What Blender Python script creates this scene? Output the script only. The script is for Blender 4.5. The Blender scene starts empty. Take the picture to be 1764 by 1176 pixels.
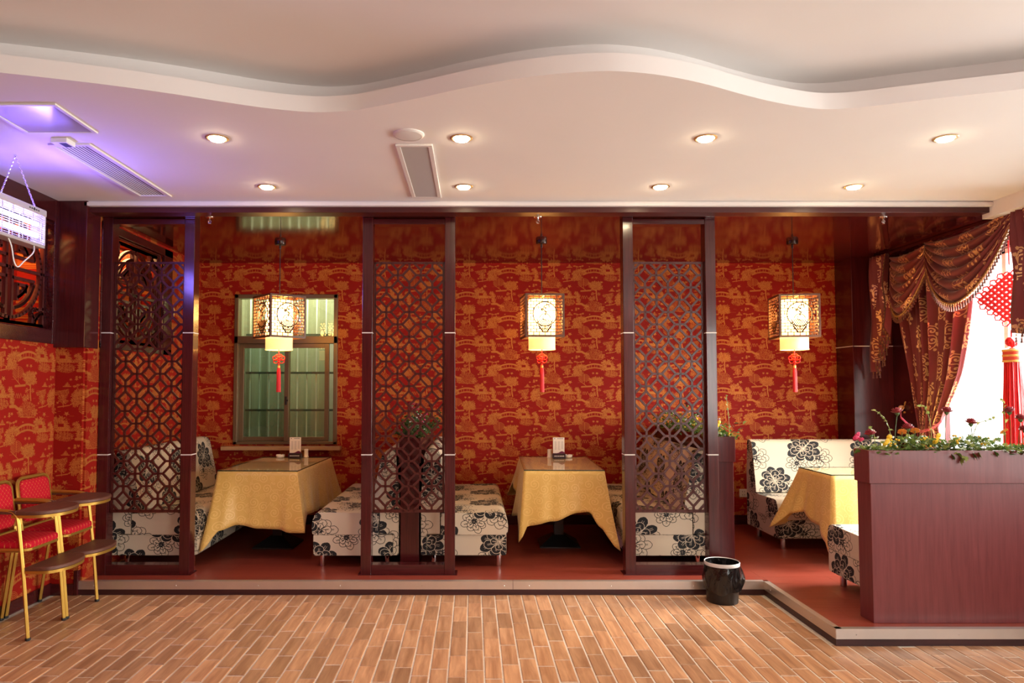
import bpy, math, random
import numpy as np
from mathutils import Vector, Matrix, Euler

C = bpy.context.scene.collection
SC = bpy.context.scene
pi = math.pi
def lerp(a, b, t): return a + (b - a) * t
def sstep(t): t = min(max(t, 0), 1); return t * t * (3 - 2 * t)
R = random.Random(7)

# ------------------------------------------------------------------ camera, world, lights, exposure
cam = bpy.data.objects.new('camera', bpy.data.cameras.new('camera'))
C.objects.link(cam)
cam.location = (0, 0, 1.56)
cam.rotation_euler = (math.radians(92.5), 0, 0)
cam.data.sensor_width = 36.0
cam.data.lens = 1200 / 1764 * 36.0
cam.data.shift_x = 67 / 1764
cam.data.shift_y = 28 / 1764
cam.data.clip_start = 0.05
SC.camera = cam

SC.view_settings.view_transform = 'Standard'
SC.view_settings.look = 'None'
SC.view_settings.gamma = 1.0
SC.view_settings.use_curve_mapping = False
SC.view_settings.exposure = 0.08

world = bpy.data.worlds.new('overcast_sky')
SC.world = world
world.use_nodes = True
bg = world.node_tree.nodes['Background']
bg.inputs[0].default_value = (1.0, 0.99, 0.97, 1)
bg.inputs[1].default_value = 2.2

def area(name, loc, rot, sx, sy, power, col, spread=180):
    l = bpy.data.lights.new(name, 'AREA')
    l.shape = 'RECTANGLE'; l.size = sx; l.size_y = sy; l.energy = power; l.color = col
    l.spread = math.radians(spread)
    o = bpy.data.objects.new(name, l); C.objects.link(o)
    o.location = loc; o.rotation_euler = rot
    return o

# daylight coming in at the window openings; the rear hall lamp is added fill
area('booth_window_daylight', (5.15, 5.85, 1.85), (0, math.radians(62), 0), 2.1, 2.4, 620, (1.0, 0.97, 0.93), 125)
area('hall_window_daylight', (4.62, 1.95, 1.75), (0, math.radians(90), 0), 1.9, 3.3, 118, (1.0, 0.97, 0.94))
area('rear_hall_fill_light', (4.62, -2.9, 1.75), (0, math.radians(90), 0), 1.9, 3.3, 360, (1.0, 0.96, 0.92))  # unseen lamp added to fill the left side and left-facing soffit curve
area('yard_daylight', (-2.03, 7.74, 2.78), (math.radians(58), 0, 0), 1.3, 0.10, 18, (1.0, 0.97, 0.72))

# ------------------------------------------------------------------ helpers
class MB:
    """collects verts / faces, then links them as one mesh object"""
    def __init__(s):
        s.v = []; s.f = []; s.m = []; s.uv = []; s.cur = 0; s.hasuv = False
    def add(s, vs, fs, uvs=None):
        b = len(s.v)
        s.v += [tuple(p) for p in vs]
        for i, f in enumerate(fs):
            s.f.append(tuple(b + k for k in f)); s.m.append(s.cur)
            if uvs is not None: s.uv.append(uvs[i]); s.hasuv = True
            else: s.uv.append(None)
        return s
    def box(s, x0, x1, y0, y1, z0, z1):
        v = [(x, y, z) for x in (x0, x1) for y in (y0, y1) for z in (z0, z1)]
        f = [(0, 1, 3, 2), (4, 6, 7, 5), (0, 4, 5, 1), (2, 3, 7, 6), (0, 2, 6, 4), (1, 5, 7, 3)]
        return s.add(v, f)
    def bar(s, p, q, w, t, up=(0, 0, 1)):
        """rectangular bar from p to q; w across, t along the up side"""
        p = Vector(p); q = Vector(q); d = (q - p).normalized(); up = Vector(up)
        a = d.cross(up)
        if a.length < 1e-5: a = d.cross(Vector((1, 0, 0)))
        a.normalize(); b = a.cross(d).normalized()
        v = []
        for e in (p, q):
            for i, j in ((-1, -1), (1, -1), (1, 1), (-1, 1)):
                v.append(e + a * (i * w / 2) + b * (j * t / 2))
        return s.add(v, [(0, 3, 2, 1), (4, 5, 6, 7), (0, 1, 5, 4), (1, 2, 6, 5), (2, 3, 7, 6), (3, 0, 4, 7)])
    def tube(s, pts, r, n=8, closed=False, caps=True):
        pts = [Vector(p) for p in pts]; k = len(pts)
        rr = r if isinstance(r, (list, tuple)) else [r] * k
        vs = []; prev = None
        for i, p in enumerate(pts):
            if closed: d = pts[(i + 1) % k] - pts[i - 1]
            else: d = pts[min(i + 1, k - 1)] - pts[max(i - 1, 0)]
            d.normalize()
            if prev is None:
                a = d.orthogonal().normalized()
            else:
                a = (prev - d * prev.dot(d))
                a = a.normalized() if a.length > 1e-6 else d.orthogonal().normalized()
            prev = a; b = d.cross(a)
            for j in range(n):
                t = 2 * pi * j / n + (pi / 4 if n == 4 else 0)
                vs.append(p + (a * math.cos(t) + b * math.sin(t)) * rr[i])
        fs = []
        for i in range(k if closed else k - 1):
            i2 = (i + 1) % k
            for j in range(n):
                j2 = (j + 1) % n
                fs.append((i * n + j, i * n + j2, i2 * n + j2, i2 * n + j))
        if caps and not closed:
            fs.append(tuple(range(n - 1, -1, -1))); fs.append(tuple((k - 1) * n + j for j in range(n)))
        return s.add(vs, fs)
    def lathe(s, prof, c=(0, 0, 0), n=24, caps=True):
        vs = []; fs = []
        for r, z in prof:
            for j in range(n):
                t = 2 * pi * j / n
                vs.append((c[0] + r * math.cos(t), c[1] + r * math.sin(t), c[2] + z))
        for i in range(len(prof) - 1):
            for j in range(n):
                j2 = (j + 1) % n
                fs.append((i * n + j, i * n + j2, (i + 1) * n + j2, (i + 1) * n + j))
        if caps:
            fs.append(tuple(range(n - 1, -1, -1))); k = (len(prof) - 1) * n
            fs.append(tuple(k + j for j in range(n)))
        return s.add(vs, fs)
    def ball(s, c, r, n=8, m=5, sq=1.0):
        prof = [(max(r * math.sin(pi * i / m), r * 0.02), -r * sq * math.cos(pi * i / m)) for i in range(m + 1)]
        return s.lathe(prof, c, n)
    def prism(s, poly, z0, z1, fn=None):
        """polygon in a plane, extruded between z0 and z1; fn maps (a,b,h) to space"""
        fn = fn or (lambda a, b, h: (a, b, h))
        n = len(poly)
        v = [fn(a, b, z0) for a, b in poly] + [fn(a, b, z1) for a, b in poly]
        f = [tuple(range(n - 1, -1, -1)), tuple(range(n, 2 * n))] + [(i, (i + 1) % n, n + (i + 1) % n, n + i) for i in range(n)]
        return s.add(v, f)
    def grid(s, P, U, uvscale=1.0):
        """P[i][j] points, U[i][j] uv"""
        ni = len(P); nj = len(P[0]); vs = [p for row in P for p in row]; fs = []; uv = []
        for i in range(ni - 1):
            for j in range(nj - 1):
                q = ((i, j), (i, j + 1), (i + 1, j + 1), (i + 1, j))
                fs.append(tuple(a * nj + b for a, b in q))
                uv.append([(U[a][b][0] * uvscale, U[a][b][1] * uvscale) for a, b in q])
        return s.add(vs, fs, uv)
    def build(s, name, mat, parent=None, world=False, smooth=None, bevel=0, seg=2, solid=0, subsurf=0):
        me = bpy.data.meshes.new(name)
        off = Vector((0, 0, 0))
        if world:
            p = parent
            while p is not None: off += p.location; p = p.parent
        vs = [(v[0] - off.x, v[1] - off.y, v[2] - off.z) for v in s.v]
        me.from_pydata(vs, [], s.f)
        if s.hasuv:
            uvl = me.uv_layers.new(name='UVMap'); k = 0; data = []
            for f, u in zip(s.f, s.uv):
                data += [c for q in (u or [(0, 0)] * len(f)) for c in q]
            uvl.data.foreach_set('uv', data)
        mats = mat if isinstance(mat, (list, tuple)) else [mat]
        for m in mats: me.materials.append(m)
        if len(mats) > 1: me.polygons.foreach_set('material_index', s.m)
        if smooth:
            me.polygons.foreach_set('use_smooth', [True] * len(me.polygons))
            me.update()
            me.set_sharp_from_angle(angle=math.radians(smooth))
        me.update()
        o = bpy.data.objects.new(name, me); C.objects.link(o)
        if parent is not None: o.parent = parent
        if bevel:
            b = o.modifiers.new('bevel', 'BEVEL'); b.width = bevel; b.segments = seg; b.limit_method = 'ANGLE'
            b.angle_limit = math.radians(40)
        if solid:
            b = o.modifiers.new('solid', 'SOLIDIFY'); b.thickness = solid; b.offset = 0
        if subsurf:
            b = o.modifiers.new('sub', 'SUBSURF'); b.levels = subsurf; b.render_levels = subsurf
        return o

def thing(name, label, cat, loc=(0, 0, 0), rotz=0, group=None):
    o = bpy.data.objects.new(name, None); C.objects.link(o)
    o.location = loc; o.rotation_euler = (0, 0, rotz); o.empty_display_size = 0.1
    o['label'] = label; o['category'] = cat
    if group: o['group'] = group
    return o
def tag(o, label, cat, group=None, kind=None):
    o['label'] = label; o['category'] = cat
    if group: o['group'] = group
    if kind: o['kind'] = kind
    return o
def struct(o):
    o['kind'] = 'structure'; return o
def stuff(o):
    o['kind'] = 'stuff'; return o
def dup(root, loc, rotz=0, label=None, group=None):
    r = root.copy(); C.objects.link(r); r.location = loc; r.rotation_euler = (0, 0, rotz)
    if label: r['label'] = label
    if group: r['group'] = group
    for ch in list(root.children):
        c = ch.copy(); C.objects.link(c); c.parent = r
        for g in list(ch.children):
            d = g.copy(); C.objects.link(d); d.parent = c
    return r
def mcopy(o, parent, loc=(0, 0, 0), rot=(0, 0, 0)):
    c = o.copy(); C.objects.link(c); c.parent = parent; c.location = loc; c.rotation_euler = rot
    return c

# ------------------------------------------------------------------ pictures painted by numpy (printed patterns)
class Paint:
    def __init__(s, w, h, val=0.0):
        s.w = w; s.h = h; s.a = np.full((h, w), val, np.float32)
    def _put(s, x0, y0, mask, val):
        h, w = mask.shape
        xi = (np.arange(x0, x0 + w)) % s.w; yi = (np.arange(y0, y0 + h)) % s.h
        sub = s.a[np.ix_(yi, xi)]
        s.a[np.ix_(yi, xi)] = sub * (1 - mask) + (val if not isinstance(val, np.ndarray) else val) * mask
    def fill(s, poly, val, tex=None):
        P = np.array(poly, np.float32)
        x0 = int(P[:, 0].min()) - 1; x1 = int(P[:, 0].max()) + 2; y0 = int(P[:, 1].min()) - 1; y1 = int(P[:, 1].max()) + 2
        X, Y = np.meshgrid(np.arange(x0, x1) + 0.5, np.arange(y0, y1) + 0.5)
        ins = np.zeros(X.shape, bool); n = len(P)
        for i in range(n):
            xa, ya = P[i]; xb, yb = P[(i + 1) % n]
            if ya == yb: continue
            c = ((ya > Y) != (yb > Y)) & (X < (xb - xa) * (Y - ya) / (yb - ya) + xa)
            ins ^= c
        m = ins.astype(np.float32)
        if tex is not None: m = m * tex(X, Y)
        s._put(x0, y0, m, val)
    def stroke(s, pts, wd, val, alpha=1.0):
        P = np.array(pts, np.float32); r = wd / 2
        x0 = int(P[:, 0].min() - r) - 2; x1 = int(P[:, 0].max() + r) + 3
        y0 = int(P[:, 1].min() - r) - 2; y1 = int(P[:, 1].max() + r) + 3
        X, Y = np.meshgrid(np.arange(x0, x1) + 0.5, np.arange(y0, y1) + 0.5)
        D = np.full(X.shape, 1e9, np.float32)
        for i in range(len(P) - 1):
            a = P[i]; d = P[i + 1] - a; L = float(d @ d) + 1e-9
            t = np.clip(((X - a[0]) * d[0] + (Y - a[1]) * d[1]) / L, 0, 1)
            D = np.minimum(D, (X - a[0] - t * d[0]) ** 2 + (Y - a[1] - t * d[1]) ** 2)
        m = np.clip(r + 0.5 - np.sqrt(D), 0, 1) * alpha
        s._put(x0, y0, m.astype(np.float32), val)
    def image(s, name):
        return to_image(name, np.repeat(s.a[:, :, None], 3, 2))
def to_image(name, rgb, srgb=False):
    h, w, _ = rgb.shape
    im = bpy.data.images.new(name, w, h, alpha=False)
    im.colorspace_settings.name = 'sRGB' if srgb else 'Non-Color'
    px = np.ones((h, w, 4), np.float32); px[:, :, :3] = rgb[::-1]
    im.pixels.foreach_set(px.ravel()); im.update(); im.pack()
    return im

def blob(cx, cy, rx, ry, rnd, n=26, rough=0.25):
    k = [rnd.uniform(1 - rough, 1 + rough) for _ in range(n)]
    return [(cx + rx * k[i] * math.cos(2 * pi * i / n), cy + ry * k[i] * math.sin(2 * pi * i / n)) for i in range(n)]

def paint_toile():
    """gold chinoiserie landscape: one half-drop unit is 720 x 813 crop units -> 512 x 578 px"""
    W, H = 1024, 578
    p = Paint(W, H, 0.0); rnd = random.Random(3)
    noise = np.random.RandomState(5).rand(H * 2, W * 2).astype(np.float32)
    def tex(d, soft=0.55):
        def f(X, Y):
            n = noise[(Y.astype(int) // 5) % (H * 2), (X.astype(int) // 4) % (W * 2)] * .6 + .4 * noise[(Y.astype(int) // 2 + 50) % (H * 2), (X.astype(int) // 2) % (W * 2)]
            return np.where(n < d * .80, 1.0, np.where(n < d * .95, .55, .08)).astype(np.float32)
        return f
    S = 0.711
    for ox, oy in ((0, 0), (512, 289)):
        def T(q): return [(ox + x * S, oy + y * S) for x, y in q]
        def F(cx, cy, rx, ry, d=0.70, v=1.0, rough=0.42):
            p.fill(T(blob(cx, cy, rx * .9, ry * .9, rnd, n=38, rough=rough)), v, tex(d))
            for _ in range(int(rx * ry / 420)):          # engraved leaf strokes
                t = rnd.uniform(0, 6.28); d = math.sqrt(rnd.random()) * .8; x = cx + rx * d * math.cos(t); y = cy + ry * d * math.sin(t); r = rnd.uniform(5, 11); a0 = rnd.uniform(0, 6.28)
                p.stroke(T([(x + r * math.cos(a0 + k * .7), y + r * math.sin(a0 + k * .7)) for k in range(5)]), 3.6 * S, .15, .8)
        def L(q, w, v=0.9, a=1.0): p.stroke(T(q), w * S, v, a)
        # stone bridge
        arch = [(430 + 300 * t, 470 - 75 * math.sin(pi * (t * 0.62 + 0.12)) + 20) for t in [i / 16 for i in range(17)]]
        L(arch, 24); L([(x, y + 62) for x, y in arch], 20, 0.8)
        for x in (470, 515, 560, 610, 660, 705):
            i = min(range(17), key=lambda k: abs(arch[k][0] - x)); L([arch[i], (arch[i][0], arch[i][1] + 60)], 8, 0.8)
        # tree group left of the bridge
        for c in ((300, 500, 60, 45), (350, 470, 75, 50), (400, 450, 60, 40), (290, 580, 55, 60), (360, 570, 70, 60), (450, 480, 45, 40)): F(*c)
        for c in ((150, 520, 60, 40), (160, 570, 60, 30)): F(*c, 0.6)
        L([(150, 500), (160, 640)], 8); L([(95, 640), (230, 620)], 12, 0.8)
        for x in (290, 330, 380, 420): F(x, 385 + rnd.uniform(-15, 15), 26, 14, 0.7)
        L([(310, 460), (330, 385)], 6)
        # bare tree drawn in line
        for k in range(7):
            a = [(440 + 95 * math.cos(t) * (1 - k * 0.11), 670 - 85 * math.sin(t) * (1 - k * 0.12) + k * 8) for t in [pi * i / 10 for i in range(11)]]
            L(a, 6, 0.75)
        L([(440, 590), (440, 760)], 7); L([(350, 690), (470, 780)], 8); L([(395, 800), (560, 790)], 24, 0.8)
        # big tree with trunk
        for c in ((570, 690, 65, 50), (640, 680, 70, 60), (700, 680, 60, 60), (640, 750, 80, 50), (720, 740, 50, 45), (590, 740, 45, 35)): F(*c)
        L([(655, 780), (655, 880), (668, 960)], 18); L([(600, 850), (655, 830)], 8, 0.8)
        for c in ((590, 850, 30, 28), (700, 850, 32, 28)): F(*c, 0.6)
        # round stippled hill
        F(610, 1060, 165, 105, 0.42, 0.95, 0.1)
        for c in ((560, 930, 45, 45), (610, 920, 40, 40), (490, 1100, 55, 45), (740, 1100, 50, 50)): F(*c, 0.62)
        L([(490, 1140), (740, 1150)], 8, 0.8)
        L([(320, 1020), (400, 1020), (450, 1050), (510, 1060)], 34, 0.85)
        # pavilion with trees on a mound
        for c in ((790, 400, 65, 60), (850, 390, 60, 55), (770, 480, 55, 50), (830, 480, 60, 50), (900, 430, 50, 45), (930, 480, 50, 35)): F(*c)
        p.fill(T([(780, 520), (990, 520), (930, 470), (880, 420), (830, 470)]), 1.0, tex(0.8))
        F(900, 585, 125, 62, 0.5, 0.95, 0.1)
        for x in (820, 860, 900, 940): L([(x, 520), (x, 590)], 6, 0.85)
        p.fill(T([(820, 430), (890, 430), (890, 470), (820, 470)]), 0.0)
        # palms, small houses, boats and birds
        for c in ((1035, 440, 45, 40), (1060, 490, 50, 45), (1075, 560, 40, 50), (1000, 500, 30, 25)): F(*c, 0.7)
        L([(1060, 440), (1065, 620)], 8)
        for x in (420, 450, 490): L([(x - 25, 930), (x, 880), (x + 25, 930)], 8, 0.6)
        p.fill(T([(750, 870), (940, 830), (945, 890), (780, 910)]), 0.85, tex(0.55))
        p.fill(T([(880, 800), (960, 800), (920, 745)]), 0.8, tex(0.7)); L([(870, 802), (965, 802)], 9, 0.9)
        for x, y, r in ((200, 720, 40), (960, 720, 22), (1030, 715, 28), (810, 995, 22), (590, 570, 28), (655, 572, 30), (540, 385, 16), (350, 1100, 28), (310, 1095, 22)):
            st = [(x + (r if i % 2 == 0 else r * 0.4) * math.cos(2 * pi * i / 10 + 0.3), y + 0.8 * (r if i % 2 == 0 else r * 0.4) * math.sin(2 * pi * i / 10 + 0.3)) for i in range(10)]
            p.fill(T(st), 0.9)
        for k in range(14):
            x = rnd.uniform(0, 1080); y = rnd.uniform(0, 813); L([(x, y), (x + rnd.uniform(30, 90), y + rnd.uniform(-3, 3))], 4, 0.45)
    return p.image('toile_print')

def petal(cx, cy, ang, r0, r1, w, rnd, n=9):
    pts = []
    ca, sa = math.cos(ang), math.sin(ang)
    for side in (1, -1):
        rows = []
        for i in range(n + 1):
            t = i / n
            d = r0 + (r1 - r0) * t
            ww = w * ((.34 + .66 * sstep(t / .6)) if t < .6 else math.sqrt(max(0, 1 - ((t - .6) / .408) ** 2))) * rnd.uniform(0.92, 1.08)
            rows.append((cx + ca * d - sa * ww * side, cy + sa * d + ca * ww * side))
        pts += rows if side == 1 else rows[::-1]
    return pts
def paint_peony():
    W = 940
    p = Paint(W, W, 1.0); rnd = random.Random(11)
    def flower(cx, cy, rad, rot, dark, sq=0.86):
        for r0, r1, n, w in ((0.18, 1.0, 8, 0.27), (0.14, 0.72, 6, 0.235), (0.08, 0.44, 4, 0.17)):
            off = rnd.uniform(0, 1)
            for k in sorted(range(n), key=lambda k: rnd.random()):
                a = rot + 2 * pi * (k + off) / n + rnd.uniform(-.08, .08)
                rr = r1 * rnd.uniform(0.86, 1.08)
                q = petal(0, 0, a, r0 * rad, rr * rad, w * rad, rnd)
                q = [(cx + x, cy + y * sq) for x, y in q]
                p.fill(q, 0.0 if dark else 1.0)
                p.stroke(q + q[:1], 6 if dark else 7, 1.0 if dark else 0.0)
                for b in ((-0.09, 0.09) if dark else (0.0, 0.12)):
                    v = [(cx + math.cos(a + b * (1 - t * 0.4)) * rad * lerp(r0 + .05, rr * 0.78, t), cy + sq * math.sin(a + b * (1 - t * 0.4)) * rad * lerp(r0 + .05, rr * 0.78, t)) for t in (0, .5, 1)]
                    p.stroke(v, 4 if dark else 5, 1.0 if dark else 0.0)
        for i in range(34):
            t = rnd.uniform(0, 2 * pi); d = rad * 0.19 * math.sqrt(rnd.random())
            x = cx + d * math.cos(t); y = cy + d * math.sin(t)
            p.stroke([(x - 5, y), (x + 5, y)], 9, 1.0 if dark else 0.0); p.stroke([(x, y - 7), (x, y + 5)], 4, 0.0)
    for ox, oy in ((0, 0), (470, 470)):
        flower(ox + 110, oy + 350, 225, 0.5 + ox, False)
        flower(ox + 430, oy + 430, 170, 1.3 + ox, False)
        flower(ox + 320, oy + 215, 255, 0.2 + ox, True)
    return p.image('peony_print')

def spiral(cx, cy, r, turns, a0, sgn=1, n=40):
    return [(cx + r * (1 - t) ** 0.9 * math.cos(a0 + sgn * 2 * pi * turns * t), cy + r * (1 - t) ** 0.9 * math.sin(a0 + sgn * 2 * pi * turns * t)) for t in [i / n for i in range(n + 1)]]
def paint_damask():
    W, H = 560, 760
    p = Paint(W, H, 0.0); rnd = random.Random(4)
    for ox, oy in ((0, 0), (280, 380)):
        cx = ox + 140; cy = oy + 190
        for m in (1, -1):
            def q(pts): return [(cx + m * x, cy + y) for x, y in pts]
            p.stroke(q(spiral(62, -80, 46, 1.3, 2.6)), 15, 1); p.stroke(q(spiral(70, 40, 52, 1.2, 3.6, -1)), 16, 1)
            p.stroke(q(spiral(45, 125, 32, 1.1, 1.2)), 13, 1); p.stroke(q([(25, -20), (75, -25), (100, -5), (112, 60), (90, 120), (60, 150)]), 11, 1)
            p.stroke(q([(10, -120), (40, -150), (90, -140), (120, -100)]), 12, 1)
            for x, y, r in ((110, -45, 17), (118, 95, 16), (95, 160, 15), (30, -175, 15), (25, 75, 17), (100, -165, 12)): p.fill(q(blob(x, y, r, r * 1.3, rnd)), 1)
        p.fill(blob(cx, cy - 60, 26, 46, rnd, rough=0.15), 1); p.fill(blob(cx, cy + 30, 20, 34, rnd), 1); p.fill(blob(cx, cy + 150, 18, 30, rnd), 1)
    return p.image('damask_print')
def paint_swirl():
    W = 900
    p = Paint(W, W, 0.0); rnd = random.Random(9); done = []
    for r in (88, 80, 72, 64, 58, 50, 44, 40, 36, 30, 26, 24):
        for _ in range(90):
            x = rnd.uniform(0, W); y = rnd.uniform(0, W)
            if all(min(abs(x - a), W - abs(x - a)) ** 2 + min(abs(y - b), W - abs(y - b)) ** 2 > (r + c) ** 2 * 0.92 for a, b, c in done):
                done.append((x, y, r)); a0 = rnd.uniform(0, 6.28); sg = rnd.choice((1, -1))
                p.stroke(spiral(x, y, r * 0.95, 1.9 if r > 40 else 1.3, a0, sg), max(6, r * 0.13), 1)
                e = (x + r * 0.95 * math.cos(a0), y + r * 0.95 * math.sin(a0))
                p.stroke([e, (e[0] - sg * -40 * math.sin(a0), e[1] - sg * 40 * math.cos(a0)), (e[0] + 60 * math.cos(a0), e[1] - sg * 50)], 6, 1)
    return p.image('swirl_weave')
def paint_menu():
    w, h = 140, 220
    rgb = np.ones((h, w, 3), np.float32) * np.array([0.93, 0.90, 0.86], np.float32)
    q = Paint(w, h, 0.0); rnd = random.Random(2)
    q.stroke([(14, 16), (26, 16)], 5, 1); q.stroke([(20, 9), (20, 20)], 3, 1)
    for x in range(54, 122, 9):
        q.stroke([(x, 14), (x + 5, 14)], 3, 1); q.stroke([(x + 2, 11), (x + 2, 19)], 3, 1)
    g = Paint(w, h, 0.0)
    for col in (20, 60, 102):
        for y in range(52, 165 if col < 100 else 150, 6):
            x = col
            while x < col + 22: l = rnd.uniform(2, 5); g.stroke([(x, y), (x + l, y)], 2.4, 1); x += l + 2.4
    rgb = rgb * (1 - 0.75 * q.a[:, :, None]) * (1 - 0.28 * g.a[:, :, None])
    Y, X = np.mgrid[0:h, 0:w]
    wave = 205 - 26 * np.exp(-((X - 108) / 34.0) ** 2)
    m = (Y > wave).astype(np.float32)[:, :, None]
    rgb = rgb * (1 - m) + np.array([0.42, 0.08, 0.25], np.float32) * m
    return to_image('menu_print', rgb.astype(np.float32), True)
def paint_dots():
    W = 96
    p = Paint(W, W, 0.0)
    for k in (-1, 0, 1):
        p.stroke([(k * W, 0), (k * W + W, W)], 2.5, 0.35); p.stroke([(k * W + W, 0), (k * W, W)], 2.5, 0.35)
    for x, y in ((0, 0), (48, 48)): p.stroke([(x - 2, y), (x + 2, y)], 11, 1)
    return p.image('dot_weave')

# ------------------------------------------------------------------ materials
def newmat(name):
    m = bpy.data.materials.new(name); m.use_nodes = True
    nt = m.node_tree; return m, nt, nt.nodes['Principled BSDF']
def setp(b, **k):
    names = dict(rough='Roughness', metal='Metallic', coat='Coat Weight', coatr='Coat Roughness', ior='IOR', spec='Specular IOR Level', sheen='Sheen Weight', trans='Transmission Weight', es='Emission Strength', alpha='Alpha')
    for a, v in k.items():
        if a == 'col': b.inputs['Base Color'].default_value = (*v, 1)
        elif a == 'ec': b.inputs['Emission Color'].default_value = (*v, 1)
        else: b.inputs[names[a]].default_value = v
def plain(name, col, rough=0.5, noise=0.0, nscale=30, **k):
    m, nt, b = newmat(name); setp(b, col=col, rough=rough, **k)
    if noise:
        tc = nt.nodes.new('ShaderNodeTexCoord'); n = nt.nodes.new('ShaderNodeTexNoise'); n.inputs['Scale'].default_value = nscale
        n.inputs['Detail'].default_value = 4
        nt.links.new(tc.outputs['Object'], n.inputs['Vector'])
        mx = nt.nodes.new('ShaderNodeMix'); mx.data_type = 'RGBA'
        mx.inputs['A'].default_value = (*[c * (1 - noise) for c in col], 1); mx.inputs['B'].default_value = (*[min(1, c * (1 + noise)) for c in col], 1)
        nt.links.new(n.outputs['Fac'], mx.inputs['Factor']); nt.links.new(mx.outputs['Result'], b.inputs['Base Color'])
    return m
def wood(name, c1, c2, axis, rough=0.2, scale=6, stretch=0.06, coat=0.0, rand=0.0, bump=0.0, ior=1.5):
    """grain noise drawn out along one axis; rand mixes in a per-piece tone"""
    m, nt, b = newmat(name); setp(b, rough=rough, coat=coat, coatr=0.08, ior=ior)
    N = nt.nodes.new; Lk = nt.links.new
    tc = N('ShaderNodeTexCoord'); mp = N('ShaderNodeMapping')
    sc = [scale * 8] * 3; sc['XYZ'.index(axis)] = scale * 8 * stretch
    mp.inputs['Scale'].default_value = sc
    oi = N('ShaderNodeObjectInfo'); ad = N('ShaderNodeVectorMath'); ad.operation = 'ADD'
    sv = N('ShaderNodeVectorMath'); sv.operation = 'SCALE'; sv.inputs['Scale'].default_value = 13.7
    cb = N('ShaderNodeCombineXYZ')
    for i in range(3): Lk(oi.outputs['Random'], cb.inputs[i])
    Lk(cb.outputs[0], sv.inputs[0]); Lk(tc.outputs['Object'], ad.inputs[0]); Lk(sv.outputs[0], ad.inputs[1]); Lk(ad.outputs[0], mp.inputs['Vector'])
    n = N('ShaderNodeTexNoise'); n.inputs['Scale'].default_value = 1.0; n.inputs['Detail'].default_value = 5; n.inputs['Roughness'].default_value = 0.62; n.inputs['Distortion'].default_value = 0.4
    Lk(mp.outputs[0], n.inputs['Vector'])
    cr = N('ShaderNodeValToRGB'); cr.color_ramp.elements[0].position = 0.33; cr.color_ramp.elements[1].position = 0.68
    cr.color_ramp.elements[0].color = (*c1, 1); cr.color_ramp.elements[1].color = (*c2, 1)
    Lk(n.outputs['Fac'], cr.inputs['Fac'])
    out = cr.outputs['Color']
    if rand:
        mr = N('ShaderNodeMapRange'); mr.inputs['To Min'].default_value = 1 - rand; mr.inputs['To Max'].default_value = 1 + rand * 0.8
        Lk(oi.outputs['Random'], mr.inputs['Value'])
        vm = N('ShaderNodeVectorMath'); vm.operation = 'SCALE'; Lk(out, vm.inputs[0]); Lk(mr.outputs[0], vm.inputs['Scale']); out = vm.outputs[0]
    Lk(out, b.inputs['Base Color'])
    if bump:
        bp = N('ShaderNodeBump'); bp.inputs['Strength'].default_value = bump; bp.inputs['Distance'].default_value = 0.002
        Lk(n.outputs['Fac'], bp.inputs['Height']); Lk(bp.outputs[0], b.inputs['Normal'])
    return m
def printed(name, im, ca, cb, uv='UV', size=(1, 1), axes='xz', rough=0.5, rough_b=None, metal_b=0.0, weave=0.0, sheen=0.0, **k):
    """colour ca where the print is black, cb where it is white; laid out in metres"""
    m, nt, b = newmat(name); setp(b, rough=rough, sheen=sheen, **k)
    N = nt.nodes.new; Lk = nt.links.new
    tc = N('ShaderNodeTexCoord'); it = N('ShaderNodeTexImage'); it.image = im; it.extension = 'REPEAT'
    if uv == 'UV': src = tc.outputs['UV']
    else:
        sx = N('ShaderNodeSeparateXYZ'); cbn = N('ShaderNodeCombineXYZ'); Lk(tc.outputs['Object'], sx.inputs[0])
        Lk(sx.outputs['xyz'.index(axes[0])], cbn.inputs[0]); Lk(sx.outputs['xyz'.index(axes[1])], cbn.inputs[1]); src = cbn.outputs[0]
    mp = N('ShaderNodeMapping'); mp.inputs['Scale'].default_value = (1 / size[0], 1 / size[1], 1)
    Lk(src, mp.inputs[0]); Lk(mp.outputs[0], it.inputs['Vector'])
    mx = N('ShaderNodeMix'); mx.data_type = 'RGBA'; mx.inputs['A'].default_value = (*ca, 1); mx.inputs['B'].default_value = (*cb, 1)
    Lk(it.outputs['Color'], mx.inputs['Factor']); Lk(mx.outputs['Result'], b.inputs['Base Color'])
    def ramp(lo, hi, sock):
        r = N('ShaderNodeMapRange'); r.inputs['To Min'].default_value = lo; r.inputs['To Max'].default_value = hi
        Lk(it.outputs['Color'], r.inputs['Value']); Lk(r.outputs[0], b.inputs[sock])
    if rough_b is not None: ramp(rough, rough_b, 'Roughness')
    if metal_b: ramp(0, metal_b, 'Metallic')
    if weave:
        n = N('ShaderNodeTexNoise'); n.inputs['Scale'].default_value = 420; Lk(tc.outputs['Object'], n.inputs['Vector'])
        bp = N('ShaderNodeBump'); bp.inputs['Strength'].default_value = weave; bp.inputs['Distance'].default_value = 0.002
        Lk(n.outputs['Fac'], bp.inputs['Height']); Lk(bp.outputs[0], b.inputs['Normal'])
    return m

IM_TOILE = paint_toile(); IM_PEONY = paint_peony(); IM_DAMASK = paint_damask(); IM_SWIRL = paint_swirl(); IM_MENU = paint_menu(); IM_DOTS = paint_dots()

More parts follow.
